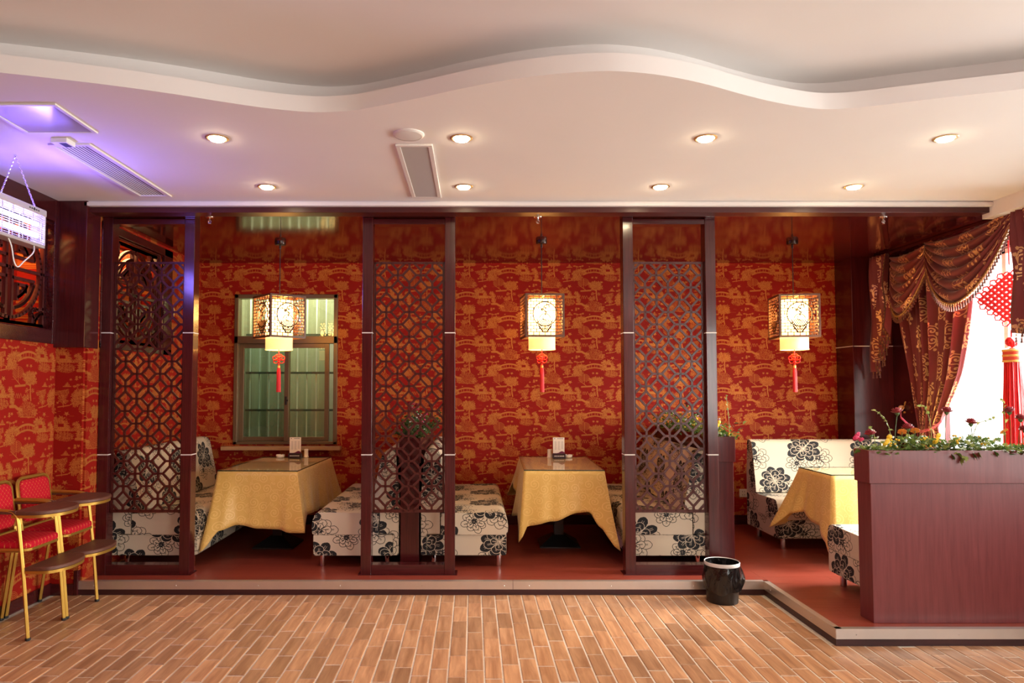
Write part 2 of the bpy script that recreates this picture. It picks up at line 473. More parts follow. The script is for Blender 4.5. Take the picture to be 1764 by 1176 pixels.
PLASTER = plain('white_plaster', (0.81, 0.775, 0.755), 0.85, 0.02, 3)
WOODZ = wood('mahogany_upright', (0.040, 0.0045, 0.0055), (0.075, 0.009, 0.010), 'Z', 0.2, coat=0.15)
WOODX = wood('mahogany_along', (0.040, 0.0045, 0.0055), (0.075, 0.009, 0.010), 'X', 0.2, coat=0.15)
HEADER = wood('header_wood', (0.045, 0.006, 0.007), (0.078, 0.011, 0.012), 'X', 0.34)
WOODY = wood('mahogany_deep', (0.034, 0.004, 0.005), (0.062, 0.008, 0.009), 'Y', 0.18, coat=0.3)
PLANTER_W = wood('mahogany_panel', (0.135, 0.022, 0.024), (0.185, 0.036, 0.037), 'Z', 0.40, coat=0.1)
LATTICE_W = wood('lattice_wood', (0.050, 0.008, 0.007), (0.085, 0.015, 0.012), 'Z', 0.30)
LACQ = wood('lacquer_ceiling', (0.050, 0.006, 0.006), (0.075, 0.009, 0.008), 'Y', 0.10, stretch=0.15, scale=2, ior=1.9, bump=0.02)
RISER = wood('dark_riser', (0.028, 0.006, 0.007), (0.050, 0.010, 0.011), 'X', 0.45)
FLOORW = wood('red_laminate', (0.21, 0.034, 0.021), (0.27, 0.050, 0.030), 'X', 0.30, rand=0.07)
TILE = wood('wood_look_tile', (0.32, 0.145, 0.070), (0.56, 0.300, 0.158), 'Y', 0.40, scale=3.2, stretch=0.10, rand=0.24, bump=0.15)
GROUT = plain('grout', (0.62, 0.53, 0.44), 0.9, 0.2, 60)
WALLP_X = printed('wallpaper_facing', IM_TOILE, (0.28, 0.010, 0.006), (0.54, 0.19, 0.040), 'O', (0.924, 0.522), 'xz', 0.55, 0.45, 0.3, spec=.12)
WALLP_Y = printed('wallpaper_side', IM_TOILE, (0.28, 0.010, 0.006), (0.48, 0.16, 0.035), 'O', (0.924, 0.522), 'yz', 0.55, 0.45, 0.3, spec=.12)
FABRIC = printed('peony_fabric', IM_PEONY, (0.010, 0.009, 0.010), (0.58, 0.48, 0.355), 'UV', (0.62, 0.62), rough=0.85, weave=0.25)
DAMASK = printed('damask_fabric', IM_DAMASK, (0.17, 0.012, 0.016), (0.66, 0.36, 0.17), 'UV', (0.40, 0.54), rough=0.55, rough_b=0.35, metal_b=0.5, sheen=0.3)
CLOTH = printed('gold_damask_cloth', IM_SWIRL, (0.70, 0.42, 0.10), (0.80, 0.52, 0.16), 'UV', (0.46, 0.46), rough=0.50, rough_b=0.36, sheen=0.25)
REDSEAT = printed('red_dotted_fabric', IM_DOTS, (0.47, 0.006, 0.020), (0.62, 0.22, 0.06), 'O', (0.036, 0.036), 'yz', 0.75, spec=.15)
REDSEATX = printed('red_dotted_seat', IM_DOTS, (0.47, 0.006, 0.020), (0.62, 0.22, 0.06), 'O', (0.036, 0.036), 'xy', 0.75, spec=.15)
MENU = None
STEEL = plain('brushed_steel', (0.66, 0.62, 0.58), 0.36, 0.06, 12, metal=0.85)
CHROME = plain('chrome', (0.78, 0.77, 0.76), 0.10, metal=1.0)
GOLD = plain('gold_paint', (0.52, 0.30, 0.055), 0.32, 0.05, 20, metal=0.75)
BLACKM = plain('black_iron', (0.012, 0.011, 0.011), 0.45)
WHITEP = plain('white_plastic', (0.78, 0.76, 0.73), 0.4)
CREAM = plain('cream_ceramic', (0.82, 0.78, 0.70), 0.3)
SILVERLINE = plain('pale_inlay', (0.75, 0.70, 0.66), 0.35)
BROWNAL = plain('bronze_aluminium', (0.20, 0.135, 0.075), 0.35, 0.08, 10, metal=0.5)
SILLSTONE = plain('tan_sill', (0.48, 0.28, 0.14), 0.4, 0.08, 8)
TRAYW = wood('tray_wood', (0.090, 0.030, 0.018), (0.130, 0.046, 0.028), 'Y', 0.5)
REDCORD = plain('red_silk', (0.72, 0.012, 0.015), 0.5)
GOLDCORD = plain('gold_thread', (0.75, 0.42, 0.10), 0.4, metal=0.4)
PINKCORD = plain('pink_cord', (0.62, 0.10, 0.16), 0.5)
BEAD = plain('amber_bead', (0.38, 0.20, 0.07), 0.25)
TASSELM = plain('brown_tassel', (0.14, 0.045, 0.03), 0.7)
def emit(name, col, s):
    m, nt, b = newmat(name); setp(b, col=(0.8, 0.8, 0.8), ec=col, es=s); return m
def glass(name, tint, refl=0.12, rough=0.02):
    m = bpy.data.materials.new(name); m.use_nodes = True; nt = m.node_tree; nt.nodes.clear()
    N = nt.nodes.new
    o = N('ShaderNodeOutputMaterial'); t = N('ShaderNodeBsdfTransparent'); t.inputs[0].default_value = (*tint, 1)
    g = N('ShaderNodeBsdfGlossy'); g.inputs['Roughness'].default_value = rough
    f = N('ShaderNodeFresnel'); f.inputs['IOR'].default_value = 1.5
    a = N('ShaderNodeMath'); a.operation = 'MULTIPLY_ADD'; a.inputs[1].default_value = 1.0; a.inputs[2].default_value = refl
    mx = N('ShaderNodeMixShader'); ge = N('ShaderNodeNewGeometry'); bf = N('ShaderNodeMath'); bf.operation = 'SUBTRACT'; bf.inputs[0].default_value = 1.0; m2 = N('ShaderNodeMath'); m2.operation = 'MULTIPLY'
    nt.links.new(ge.outputs['Backfacing'], bf.inputs[1]); nt.links.new(f.outputs[0], a.inputs[0]); nt.links.new(a.outputs[0], m2.inputs[0]); nt.links.new(bf.outputs[0], m2.inputs[1]); nt.links.new(m2.outputs[0], mx.inputs[0])
    nt.links.new(t.outputs[0], mx.inputs[1]); nt.links.new(g.outputs[0], mx.inputs[2]); nt.links.new(mx.outputs[0], o.inputs[0])
    return m
GLASS = glass('clear_pane', (0.96, 0.98, 0.97), 0.02)
GREENGL = glass('green_pane', (0.90, 0.95, 0.84), 0.04); MESHGL = glass('screened_pane', (0.66, 0.78, 0.70), 0.03)
TABLEGL = glass('table_glass', (0.97, 0.985, 0.965), 0.02)
GLASSEDGE = plain('glass_edge', (0.004, 0.035, 0.028), 0.1)
# ------------------------------------------------------------------ the setting
ZP = 0.10            # platform height
YF, YB = 5.335, 7.56  # platform front, far wall
XL, XR = -3.2, 4.36
XBL = -2.97          # left wall inside the booths
ZC = 2.925           # booth ceiling
WAVE = [(-3.25, 2.86), (-2.9, 2.93), (-2.5, 3.035), (-2.162, 3.123), (-1.936, 3.189), (-1.703, 3.264), (-1.466, 3.356), (-1.22, 3.465), (-1.035, 3.535),
        (-0.834, 3.579), (-0.649, 3.564), (-0.49, 3.504), (-0.274, 3.404), (-0.042, 3.287), (0.176, 3.195), (0.386, 3.135), (0.594, 3.108),
        (0.756, 3.123), (0.929, 3.171), (1.117, 3.251), (1.324, 3.36), (1.54, 3.46), (1.752, 3.531), (1.89, 3.538), (2.03, 3.505), (2.275, 3.418), (2.654, 3.296), (3.1, 3.15), (3.6, 2.99), (4.4, 2.75)]
def fine(P, k=6):
    """Catmull-Rom through the points"""
    out = []
    for i in range(len(P) - 1):
        p0, p1, p2, p3 = P[max(i - 1, 0)], P[i], P[i + 1], P[min(i + 2, len(P) - 1)]
        for j in range(k):
            t = j / k
            out.append(tuple(0.5 * (2 * b + (c - a) * t + (2 * a - 5 * b + 4 * c - d) * t * t + (3 * b - a - 3 * c + d) * t ** 3) for a, b, c, d in zip(p0, p1, p2, p3)))
    return out + [P[-1]]
W2 = fine(WAVE)
m = MB(); m.box(XL - .45, XR + .25, -5.6, 5.6, 3.22, 3.40)
CEIL = struct(m.build('ceiling', PLASTER))
def band(name, shift, z0, z1, yback):
    m = MB(); n = len(W2)
    v = [(x, y + shift, z0) for x, y in W2] + [(x, y + shift, z1) for x, y in W2] + [(x, yback, z0) for x, y in W2] + [(x, yback, z1) for x, y in W2]
    f = []
    for i in range(n - 1):
        f += [(i, i + 1, n + i + 1, n + i), (2 * n + i, 2 * n + i + 1, i + 1, i), (n + i, n + i + 1, 3 * n + i + 1, 3 * n + i), (2 * n + i + 1, 2 * n + i, 3 * n + i, 3 * n + i + 1)]
    m.add(v, f)
    return m.build(name, PLASTER, CEIL, smooth=35)
band('soffit', 0.0, 3.0, 3.085, 5.42)
band('upper_step', 0.19, 3.085, 3.23, 4.5)
m = MB(); m.box(-2.99, 4.0, 5.30, 5.42, 2.962, 2.990); m.box(-2.99, 4.0, 5.315, 5.42, 2.990, 3.0)
struct(m.build('trim_1', PLASTER)).name = 'trim_1'
m = MB(); m.box(-2.985, 4.0, 5.34, 5.47, 2.919, 2.968)
struct(m.build('trim_2', HEADER, bevel=.003))          # dark wooden header beam over the booths
m = MB(); m.box(4.0, XR, -5.4, 5.42, 2.885, 3.0)
struct(m.build('trim_3', PLASTER))                    # boxed bulkhead along the right wall
m = MB(); m.box(XBL - .3, XR, 5.42, YB + .1, ZC, 3.0)
struct(m.build('ceiling_booths', LACQ))

# floor: wood-look tiles, running bond, long side towards the far wall
m = MB(); m.box(-3.4, 4.5, -5.5, 5.6, -0.06, -0.0035)
FLOOR = struct(m.build('floor', GROUT))
TW, TL, GAP = 0.1005, 0.302, 0.009
def tile_mb():
    m = MB(); x = (TW - GAP) / 2; y = (TL - GAP) / 2; c = .003
    v = [(sx * x, sy * y, -0.008) for sx, sy in ((-1, -1), (1, -1), (1, 1), (-1, 1))]
    v += [(sx * x, sy * y, -0.0025) for sx, sy in ((-1, -1), (1, -1), (1, 1), (-1, 1))]
    v += [(sx * (x - c), sy * (y - c), 0.0) for sx, sy in ((-1, -1), (1, -1), (1, 1), (-1, 1))]
    f = [(8, 9, 10, 11)]
    for i in range(4):
        j = (i + 1) % 4; f += [(i, j, 4 + j, 4 + i), (4 + i, 4 + j, 8 + j, 8 + i)]
    return m.add(v, f)
T0 = tile_mb().build('tile', TILE, FLOOR)
spots = []; far = []
for i in range(-36, 46):
    x = 0.012 + i * TW
    if x < -3.17 or x > 4.30: continue
    off = (0.0 if i % 2 else TL / 2) + 0.02 * ((i * 7) % 5 - 2)
    for k in range(-18, 18):
        y = 5.33 - TL / 2 + off - k * TL
        ymax = 5.335 if x < 2.15 else 4.285
        if y - TL / 2 > ymax - 0.02 or y < -4.9: continue
        px = 815 + 1200 * x / max(y, .1); infr = y + TL / 2 > 3.74 and -1764 * .06 < px < 1764 * 1.06
        (spots if infr else far).append((x, y, 0))
spots.sort(key=lambda s: s[1]); far += spots[300:]; spots = spots[:300]
z = [R.uniform(-.0012, .0006) for _ in range(400)]
for i, (x, y, _) in enumerate(spots):
    o = T0 if i == 0 else mcopy(T0, FLOOR)
    o.location = (x, y, z[i]); o.rotation_euler = (R.uniform(-.003, .003), R.uniform(-.005, .005), R.uniform(-.004, .004))
m = MB(); tv = tile_mb()
for x, y, _ in far: m.add([(x + p[0], y + p[1], p[2]) for p in tv.v], tv.f)
stuff(m.build('tile_field', TILE, FLOOR))

# platform
m = MB(); m.prism([(-2.985, YF), (2.2, YF), (2.2, 4.292), (XR, 4.292), (XR, YB), (-2.985, YB)], 0.0, ZP - 0.006)
PLAT = struct(m.build('platform', RISER))
PLAT.name = 'floor_platform'
def edge(pts, name):
    """steel angle: a face band and a lip over the boards"""
    a, b = pts; a = Vector((*a, 0)); b = Vector((*b, 0)); d = (b - a).normalized(); n = Vector((d.y, -d.x, 0))
    m = MB(); lip = .038; h = .058; t = .003
    L = (b - a).length
    def P(u, w, zz): q = a + d * u + n * w; return (q.x, q.y, zz)
    prof = [(t, ZP - h), (t, ZP + t), (-lip, ZP + t), (-lip, ZP - .004), (0, ZP - .004), (0, ZP - h)]
    v = [P(0, w, zz) for w, zz in prof] + [P(L, w, zz) for w, zz in prof]; k = len(prof)
    m.add(v, [(i, (i + 1) % k, k + (i + 1) % k, k + i) for i in range(k)] + [tuple(range(k - 1, -1, -1)), tuple(range(k, 2 * k))])
    o = m.build(name, STEEL, PLAT)
    u = .12; ms = MB()
    while u < L - .05:
        c = P(u, .004, ZP - .03)
        ms.ball(c, .0042, 8, 4)
        u += .62
    ms.build('screw', CHROME, o)
    return o
edge(((-2.985, YF), (0.3, YF)), 'metal_edge'); edge(((0.303, YF), (2.2, YF)), 'metal_edge')
edge(((2.2, YF), (2.2, 4.292)), 'metal_edge'); edge(((2.2, 4.292), (XR, 4.292)), 'metal_edge')
PW, PL = 0.19, 1.21
def plank(x0, x1, y0, y1):
    m = MB(); g = .0006
    m.box(-(x1 - x0) / 2 + g, (x1 - x0) / 2 - g, -(y1 - y0) / 2 + g, (y1 - y0) / 2 - g, -.006, 0)
    o = m.build('plank', FLOORW, PLAT); o.location = ((x0 + x1) / 2, (y0 + y1) / 2, ZP); return o
row = 0; y = YB
while y > 4.34:
    y0 = max(y - PW, 4.332); xs = -2.98 if y0 > YF - .03 or (y0 < YF < y) else 2.24
    if y0 < YF + .04 and y > YF: # the row that meets the front edge is cut
        pass
    ys = y0
    x = -2.98 + ((row * 0.43) % 1.0) * PL - PL
    while x < XR:
        a, b = max(x, -2.98), min(x + PL, XR)
        yy0 = ys
        if b - a > .03:
            if a < 2.24 and ys < YF + .04:           # left of the notch the boards stop at the steel angle
                if y > YF + .045: plank(a, min(b, 2.24), YF + .04, y)
                if b > 2.26: plank(max(a, 2.24), b, ys, y)
            else: plank(a, b, ys, y)
        x += PL
    y = y0; row += 1

# far wall with the window opening
WX0, WX1, WZ0, WZ1 = -2.592, -1.472, 0.955, 2.579
m = MB()
m.box(XBL - .3, WX0, YB, YB + .14, 0, 3.0); m.box(WX1, XR + .2, YB, YB + .14, 0, 3.0)
m.box(WX0, WX1, YB, YB + .14, 0, WZ0); m.box(WX0, WX1, YB, YB + .14, WZ1, 3.0)
struct(m.build('wall_back', WALLP_X))
m = MB(); m.box(XBL, 3.945, YB - .018, YB, ZP, ZP + .10); struct(m.build('baseboard_back', WOODX, bevel=.004))
# column at the right end of the far wall
m = MB(); m.box(3.945, XR, 7.225, YB, ZP, ZC)
COL = struct(m.build('column', WOODZ, bevel=.004))
m = MB(); m.box(3.943, XR, 7.2225, 7.3, 1.992, 2.0); m.box(3.9425, 3.96, 7.2225, YB, 1.992, 2.0); m.build('inlay_strip', SILVERLINE, COL)
# left wall of the booths (with the pier that faces the hall) and its carved opening
FY0, FY1, FZ0, FZ1 = 5.66, 6.70, 1.93, 2.83
m = MB()
m.box(XBL - .23, XBL, 5.36, FY0, 0, 3.0); m.box(XBL - .23, XBL, FY1, YB, 0, 3.0)
m.box(XBL - .23, XBL, FY0, FY1, 0, FZ0); m.box(XBL - .23, XBL, FY0, FY1, FZ1, 3.0)
m.box(XBL - .34, XBL - .23, 5.36, YB, 0, 3.0)
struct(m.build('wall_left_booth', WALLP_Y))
m = MB(); m.box(XBL - .26, XBL - .016, YF, 5.37, 0, 3.0); struct(m.build('wall_pier', WALLP_X))
m = MB(); m.box(XL - .02, XBL + .004, YF - .035, 5.50, 1.87, 3.0); struct(m.build('trim_4', WOODZ, bevel=.004))       # wooden beam casing over the pier
m = MB(); m.box(XL, -2.985, YF - .016, YF, 0, .085); m.box(-3.012, -2.982, YF - .018, 5.52, .0, .185)
struct(m.build('baseboard_pier', WOODX, bevel=.004))
# left wall of the hall
LY0, LY1, LZ0, LZ1 = 4.47, 5.265, 2.0, 2.83
m = MB()
m.box(XL - .09, XL, -5.4, 5.36, 0, 1.90)
m.box(XL - .38, XL - .28, -5.4, 5.5, 0, 3.3); m.box(XL - .30, XL - .08, 5.28, 5.33, 1.8, 3.0); m.box(XL - .30, XL - .08, 4.40, 4.44, 1.8, 3.0)
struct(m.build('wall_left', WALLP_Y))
m = MB()
m.box(XL - .09, XL + .012, 1.0, 4.2, 1.895, 3.0); m.box(XL - .09, XL + .012, LY1, 5.34, 1.895, 3.0)
m.box(XL - .09, XL + .012, 4.2, LY1, 1.895, LZ0); m.box(XL - .09, XL + .012, 4.2, LY1, LZ1, 3.0); m.box(XL - .09, XL + .012, 4.2, 4.36, LZ0, LZ1)
m.box(XL - .09, XL + .012, -5.4, 1.0, 1.895, 3.3)
struct(m.build('trim_5', WOODY, bevel=.004))                     # wooden casing around the carved roundel
m = MB(); m.box(XL, XL + .016, -5.4, YF, 0, .09); struct(m.build('baseboard_left', WOODY, bevel=.004))
# right wall with its two windows and a rearmost opening added for fill light
m = MB()
m.box(XR, XR + .2, 6.68, YB, 0, 3.3); m.box(XR, XR + .2, 3.75, 4.85, 0, 3.3); m.box(XR, XR + .2, -1.1, .2, 0, 3.3); m.box(XR, XR + .2, -5.4, -4.7, 0, 3.3)
m.box(XR, XR + .2, 4.85, 6.68, 0, .75); m.box(XR, XR + .2, 4.85, 6.68, 2.72, 3.3)

for a, b in ((.2, 3.75), (-4.7, -1.1)): m.box(XR, XR + .2, a, b, 0, .75); m.box(XR, XR + .2, a, b, 2.72, 3.3)
struct(m.build('wall_right', WOODZ))
for k, (a, b) in enumerate(((4.85, 6.68), (.2, 3.75), (-4.7, -1.1))):
    m = MB(); w = .045
    m.box(XR + .06, XR + .12, a, b, .75, .75 + w); m.box(XR + .06, XR + .12, a, b, 2.72 - w, 2.72)
    n = 2 if k == 0 else 4
    for i in range(n + 1):
        y = lerp(a + w / 2, b - w / 2, i / n); m.box(XR + .06, XR + .12, y - w / 2, y + w / 2, .75, 2.72)
    fr = struct(m.build('window_%d' % (k + 2), WHITEP, bevel=.004))  # the last frame sits in the unseen opening added for fill
    for i in range(n):
        m = MB(); m.box(XR + .088, XR + .092, lerp(a + w / 2, b - w / 2, i / n), lerp(a + w / 2, b - w / 2, (i + 1) / n), .79, 2.68)
        m.build('pane', GLASS, fr)
# wall behind the camera
m = MB()
m.box(XL - .4, XR + .2, -5.5, -5.38, 0, 3.3)
struct(m.build('wall_front', WALLP_X))

# far window: bronze frame, two sliding sashes, bars outside
m = MB(); F = .042
m.box(WX0, WX1, YB - .02, YB + .10, WZ1 - F, WZ1); m.box(WX0, WX1, YB - .02, YB + .10, WZ0, WZ0 + F * .7)
m.box(WX0, WX0 + F, YB - .02, YB + .10, WZ0, WZ1); m.box(WX1 - F, WX1, YB - .02, YB + .10, WZ0, WZ1)
m.box(WX0, WX1, YB - .02, YB + .10, 2.045, 2.125)
WIN = struct(m.build('window_1', BROWNAL, bevel=.004))
def sash(x0, x1, z0, z1, yy, gl, name='sash'):
    m = MB(); w = .048
    m.box(x0, x0 + w, yy, yy + .03, z0, z1); m.box(x1 - w, x1, yy, yy + .03, z0, z1)
    m.box(x0 + w, x1 - w, yy, yy + .03, z0, z0 + w); m.box(x0 + w, x1 - w, yy, yy + .03, z1 - w, z1)
    s = m.build(name, BROWNAL, WIN, bevel=.003)
    m = MB(); m.box(x0 + w, x1 - w, yy + .012, yy + .017, z0 + w, z1 - w); m.build('pane', gl, s)
    return s
sash(WX0 + F, -2.0, WZ0 + .03, 2.045, YB + .045, MESHGL); SR = sash(-2.05, WX1 - F * 2.2, WZ0 + .03, 2.045, YB + .005, GREENGL)
m = MB(); m.box(-2.035, -2.018, YB - .012, YB + .006, 1.38, 1.47); m.box(-2.028, -2.0, YB - .02, YB - .01, 1.42, 1.436); m.build('latch', BLACKM, SR)
m = MB(); m.box(WX0 + F, WX1 - F, YB + .04, YB + .045, 2.125, WZ1 - F); m.build('pane', GREENGL, WIN)
m = MB(); m.box(-2.693, -1.421, YB - .10, YB + .01, .897, .938); struct(m.build('sill', SILLSTONE, WIN, bevel=.005))
BARM = plain('painted_bar', (0.86, 0.90, 0.80), 0.4); BARD = plain('dark_bar', (0.10, 0.12, 0.09), 0.5)
GR = thing('window_guard', 'pale upright security bars outside the far green window', 'window bars', (-2.03, YB + .42, .95))
for k in range(10):
    x = -2.555 + k * .1085; m = MB(); m.box(x - .007, x + .007, YB + .415, YB + .43, .85, 2.75); m.build('bar', BARM, GR, world=True)
for zz in (1.31, 1.735, 2.17):
    m = MB(); m.box(-2.60, -1.46, YB + .40, YB + .415, zz - .012, zz + .012); m.build('cross_bar', BARD, GR, world=True)
YARD = plain('yard_wall_paint', (0.36, 0.37, 0.25), 0.8, 0.15, 9)
m = MB(); n = 60
P = [[(lerp(-3.2, -1.0, i / n), YB + .80 + .02 * math.sin(i / n * 2 * pi * 11), zz) for zz in (0.3, 3.1)] for i in range(n + 1)]
m.grid(P, [[(0, 0)] * 2] * (n + 1))
m.box(-3.2, -1.0, YB + .14, YB + .9, .25, .3); m.box(-3.2, -3.16, YB + .14, YB + .9, .3, 3.1); m.box(-1.04, -1.0, YB + .14, YB + .9, .3, 3.1)
struct(m.build('exterior_yard_wall', YARD))

# carved roundels in the left walls
def strip(m, pts, w, t, fn, closed=False):
    """flat bar following a line in the plane of the board"""
    P = [Vector((a, b)) for a, b in pts]
    if closed: P.append(P[0])
    for i in range(len(P) - 1):
        d = P[i + 1] - P[i]
        if d.length < 1e-6: continue
        u = d.normalized(); nrm = Vector((-u.y, u.x)) * w / 2; e = u * w * .25
        a, b = P[i] - e, P[i + 1] + e
        m.prism([tuple(a + nrm), tuple(b + nrm), tuple(b - nrm), tuple(a - nrm)][::-1], -t / 2, t / 2, fn)
def arc(cx, cy, r, a0, a1, n=20): return [(cx + r * math.cos(lerp(a0, a1, i / n)), cy + r * math.sin(lerp(a0, a1, i / n))) for i in range(n + 1)]
def roundel(S, fn, t=.03):
    m = MB(); w = .024 * S; D = math.radians
    q = lambda pts: [(a * S, b * S) for a, b in pts]
    def st(pts, k=1.0):
        for sg in (1, -1): strip(m, q([(sg * a, b) for a, b in pts]), w * k, t, fn)
    strip(m, q(arc(0, 0, .385, 0, 2 * pi, 56)), w, t, fn)
    st(arc(0, 0, .315, D(-80), D(-18))); st(arc(0, 0, .315, D(18), D(80))); st(arc(0, 0, .245, D(-66), D(-28))); st(arc(0, 0, .245, D(30), D(66)))
    st([(.035, -.37), (.035, .37)]); st([(.0, .0), (.37, 0)]); st([(.035, .09), (.30, .09)]); st([(.035, -.075), (.30, -.075)])
    st([(.10, .26), (.10, .14), (.21, .14)]); st([(.10, -.24), (.10, -.12), (.20, -.12), (.20, -.17), (.15, -.17)])
    st([(.05, .31), (.05, .20)]); st([(.385, 0), (.42, 0)]); st([(0, .385), (0, .42)]); st([(0, -.385), (0, -.42)])
    st([(-.42, .42), (.42, .42)], .9); st([(-.42, -.42), (.42, -.42)], .9); st([(.42, -.42), (.42, .42)], .9)
    for sy in (1, -1):
        st([(a, sy * b) for a, b in arc(.42, .42, .10, D(180), D(270), 10)]); st([(a, sy * b) for a, b in arc(.33, .33, .045, D(0), D(300), 10)], .8)
        st([(.28, sy * .42), (.30, sy * .34)]); st([(.42, sy * .28), (.34, sy * .30)])
    return m
def board(name, label, x, yc, zc, S):
    t = thing(name, label, 'wall carving', (x, yc, zc), 0)
    m = roundel(S, lambda a, b, h: (h, a, b)); m.build('fretwork', LATTICE_W, t)
    m = MB(); a = .44 * S; b = a + .03
    for s in (1, -1): m.box(-.03, .03, min(s * a, s * b), max(s * a, s * b), -b, b); m.box(-.03, .03, -a, a, min(s * a, s * b), max(s * a, s * b))
    m.build('frame', LATTICE_W, t, bevel=.003)
    return t
board('carved_roundel', 'round carved wooden fretwork set into the left hall wall behind the insect lamp', XL - .07, 4.865, 2.415, .92)
board('carved_roundel', 'round carved wooden fretwork on the booth side wall, seen through the leftmost lattice screen', XBL - .05, 6.16, 2.38, 1.0)
m = MB(); m.box(XBL - .02, XBL + .012, 5.52, 5.68, 1.88, 2.90); m.box(XBL - .02, XBL + .012, 6.64, 6.82, 1.88, 2.90)
m.box(XBL - .02, XBL + .012, 5.52, 6.82, 1.88, 1.935); m.box(XBL - .02, XBL + .012, 5.52, 6.82, 2.83, 2.90)
struct(m.build('trim_6', WOODY, bevel=.004))
# small lamps that glow inside the two carved niches
def point(name, loc, p, col, r=.03):
    l = bpy.data.lights.new(name, 'POINT'); l.energy = p; l.color = col; l.shadow_soft_size = r
    o = bpy.data.objects.new(name, l); C.objects.link(o); o.location = loc; return o
area('niche_glow_hall', (XL - .19, 4.85, 2.90), (0, 0, 0), .14, .8, 13.0, (1.0, 0.50, 0.16))
area('niche_glow_booth', (XBL - .15, 6.17, 2.815), (0, 0, 0), .10, .8, 4.5, (1.0, 0.55, 0.2))
# ------------------------------------------------------------------ lattice screens
def lattice_mb(w, z0, z1):
    """octagon-and-square fretwork board, centred on x=0, y=0"""
    m = MB(); t = .014; b = .018; nx, nz = 6, 20
    ax = (w - b) / nx; az = (z1 - z0 - b) / nz; e = .017; hd = .60
    m.box(-w / 2, w / 2, -t / 2, t / 2, z0, z0 + b * 1.3); m.box(-w / 2, w / 2, -t / 2, t / 2, z1 - b, z1)
    m.box(-w / 2, -w / 2 + b, -t / 2, t / 2, z0, z1); m.box(w / 2 - b, w / 2, -t / 2, t / 2, z0, z1)
    cx = lambda i: -w / 2 + b / 2 + i * ax
    cz = lambda k: z0 + b / 2 + k * az
    inside = lambda x, z: (min(max(x, -w / 2 + .004), w / 2 - .004), min(max(z, z0 + .004), z1 - .004))
    def seg(p, q):
        # cut at the border of the board
        x0, z0_, x1, z1_ = *p, *q
        if max(x0, x1) < -w / 2 or min(x0, x1) > w / 2: return
        m.bar((p[0], 0, p[1]), (q[0], 0, q[1]), t, e, up=(q[1] - p[1], 0, -(q[0] - p[0])))
    for i in range(nx + 1):
        for k in range(nz + 1):
            x, z = cx(i), cz(k); edge_x = i in (0, nx); edge_z = k in (0, nz)
            if (i + k) % 2 == 1:         # cross: arms reaching to the neighbouring squares
                a, c = ax * (1 - hd), az * (1 - hd)
                l = 0 if i == 0 else a; r = 0 if i == nx else a; d = 0 if k == 0 else c; u = 0 if k == nz else c
                if not edge_z and l + r: seg((x - l, z), (x + r, z))
                if not edge_x and d + u: seg((x, z - d), (x, z + u))
            else:
                a, c = ax * hd, az * hd
                P = [(x + a, z), (x, z + c), (x - a, z), (x, z - c)]
                for n in range(4):
                    p, q = P[n], P[(n + 1) % 4]
                    mx, mz = (p[0] + q[0]) / 2, (p[1] + q[1]) / 2
                    if mx < -w / 2 or mx > w / 2 or mz < z0 or mz > z1: continue
                    seg(p, q)
    return m
def screen(label, cx):
    t = thing('lattice_screen', label, 'screen', (cx, 5.526, ZP), 0, 'lattice screens along the platform edge')
    W, D, pw = .74, .105, .082; H = ZC - ZP
    def L(m, name, mat, par=t, **k): return m.build(name, mat, par, **k)
    for s in (-1, 1):
        m = MB(); m.box(min(s * W / 2, s * (W / 2 - pw)), max(s * W / 2, s * (W / 2 - pw)), 0, D, 0, H)
        p = L(m, 'post', WOODZ, bevel=.003)
        for zz in (2.0 - ZP, 1.035 - ZP):
            m = MB(); m.box(min(s * (W / 2 + .0008), s * (W / 2 - pw - .0008)), max(s * (W / 2 + .0008), s * (W / 2 - pw - .0008)), -.0012, D + .001, zz - .004, zz + .004)
            m.build('inlay_strip', SILVERLINE, p)
    i = W / 2 - pw
    m = MB(); m.box(-i, i, .004, D - .004, 2.872 - ZP, 2.915 - ZP); L(m, 'top_rail', WOODX, bevel=.003)
    m = MB(); m.box(-i, i, .004, D - .004, 0, .076); L(m, 'bottom_rail', WOODX, bevel=.003)
    m = MB(); m.box(-W / 2 - .018, W / 2 + .018, -.016, D + .016, 0, .006); L(m, 'base_strip', WOODX)
    m = lattice_mb(2 * i - .006, .575 - ZP, 2.576 - ZP); o = L(m, 'lattice', LATTICE_W); o.location = (0, D * .48, 0)
    return t
SC0 = screen('tall dark wooden lattice screen at the left end, beside the red high chairs', -2.596)
dup(SC0, (-.513, 5.526, ZP), 0, 'tall dark wooden lattice screen in the middle, between the two yellow-clothed tables')
dup(SC0, (1.566, 5.526, ZP), 0, 'tall dark wooden lattice screen standing directly behind the black waste bin')

# ------------------------------------------------------------------ planter partitions
def planter(label, x0, x1, y0, y1, mat=None, zt=1.17):
    """hollow wooden trough wall with a wider band at the top"""
    mat = mat or WOODZ
    t = thing('planter_partition', label, 'planter', ((x0 + x1) / 2, (y0 + y1) / 2, ZP))
    m = MB(); m.box(x0 + .012, x1 - .012, y0 + .012, y1 - .012, ZP, zt - .07); m.build('body', mat, t, world=True, bevel=.003)
    m = MB(); w = .018; zb = zt - .205
    m.box(x0, x1, y0, y0 + w, zb, zt); m.box(x0, x1, y1 - w, y1, zb, zt); m.box(x0, x0 + w, y0 + w, y1 - w, zb, zt); m.box(x1 - w, x1, y0 + w, y1 - w, zb, zt)
    m.build('top_band', mat, t, world=True, bevel=.002)
    m = MB(); m.box(x0 + w, x1 - w, y0 + w, y1 - w, zt - .07, zt - .055); m.build('foam_bed', plain('dark_moss', (.03, .035, .012), .95, .4, 40) if 'dark_moss' not in bpy.data.materials else bpy.data.materials['dark_moss'], t, world=True)
    return t
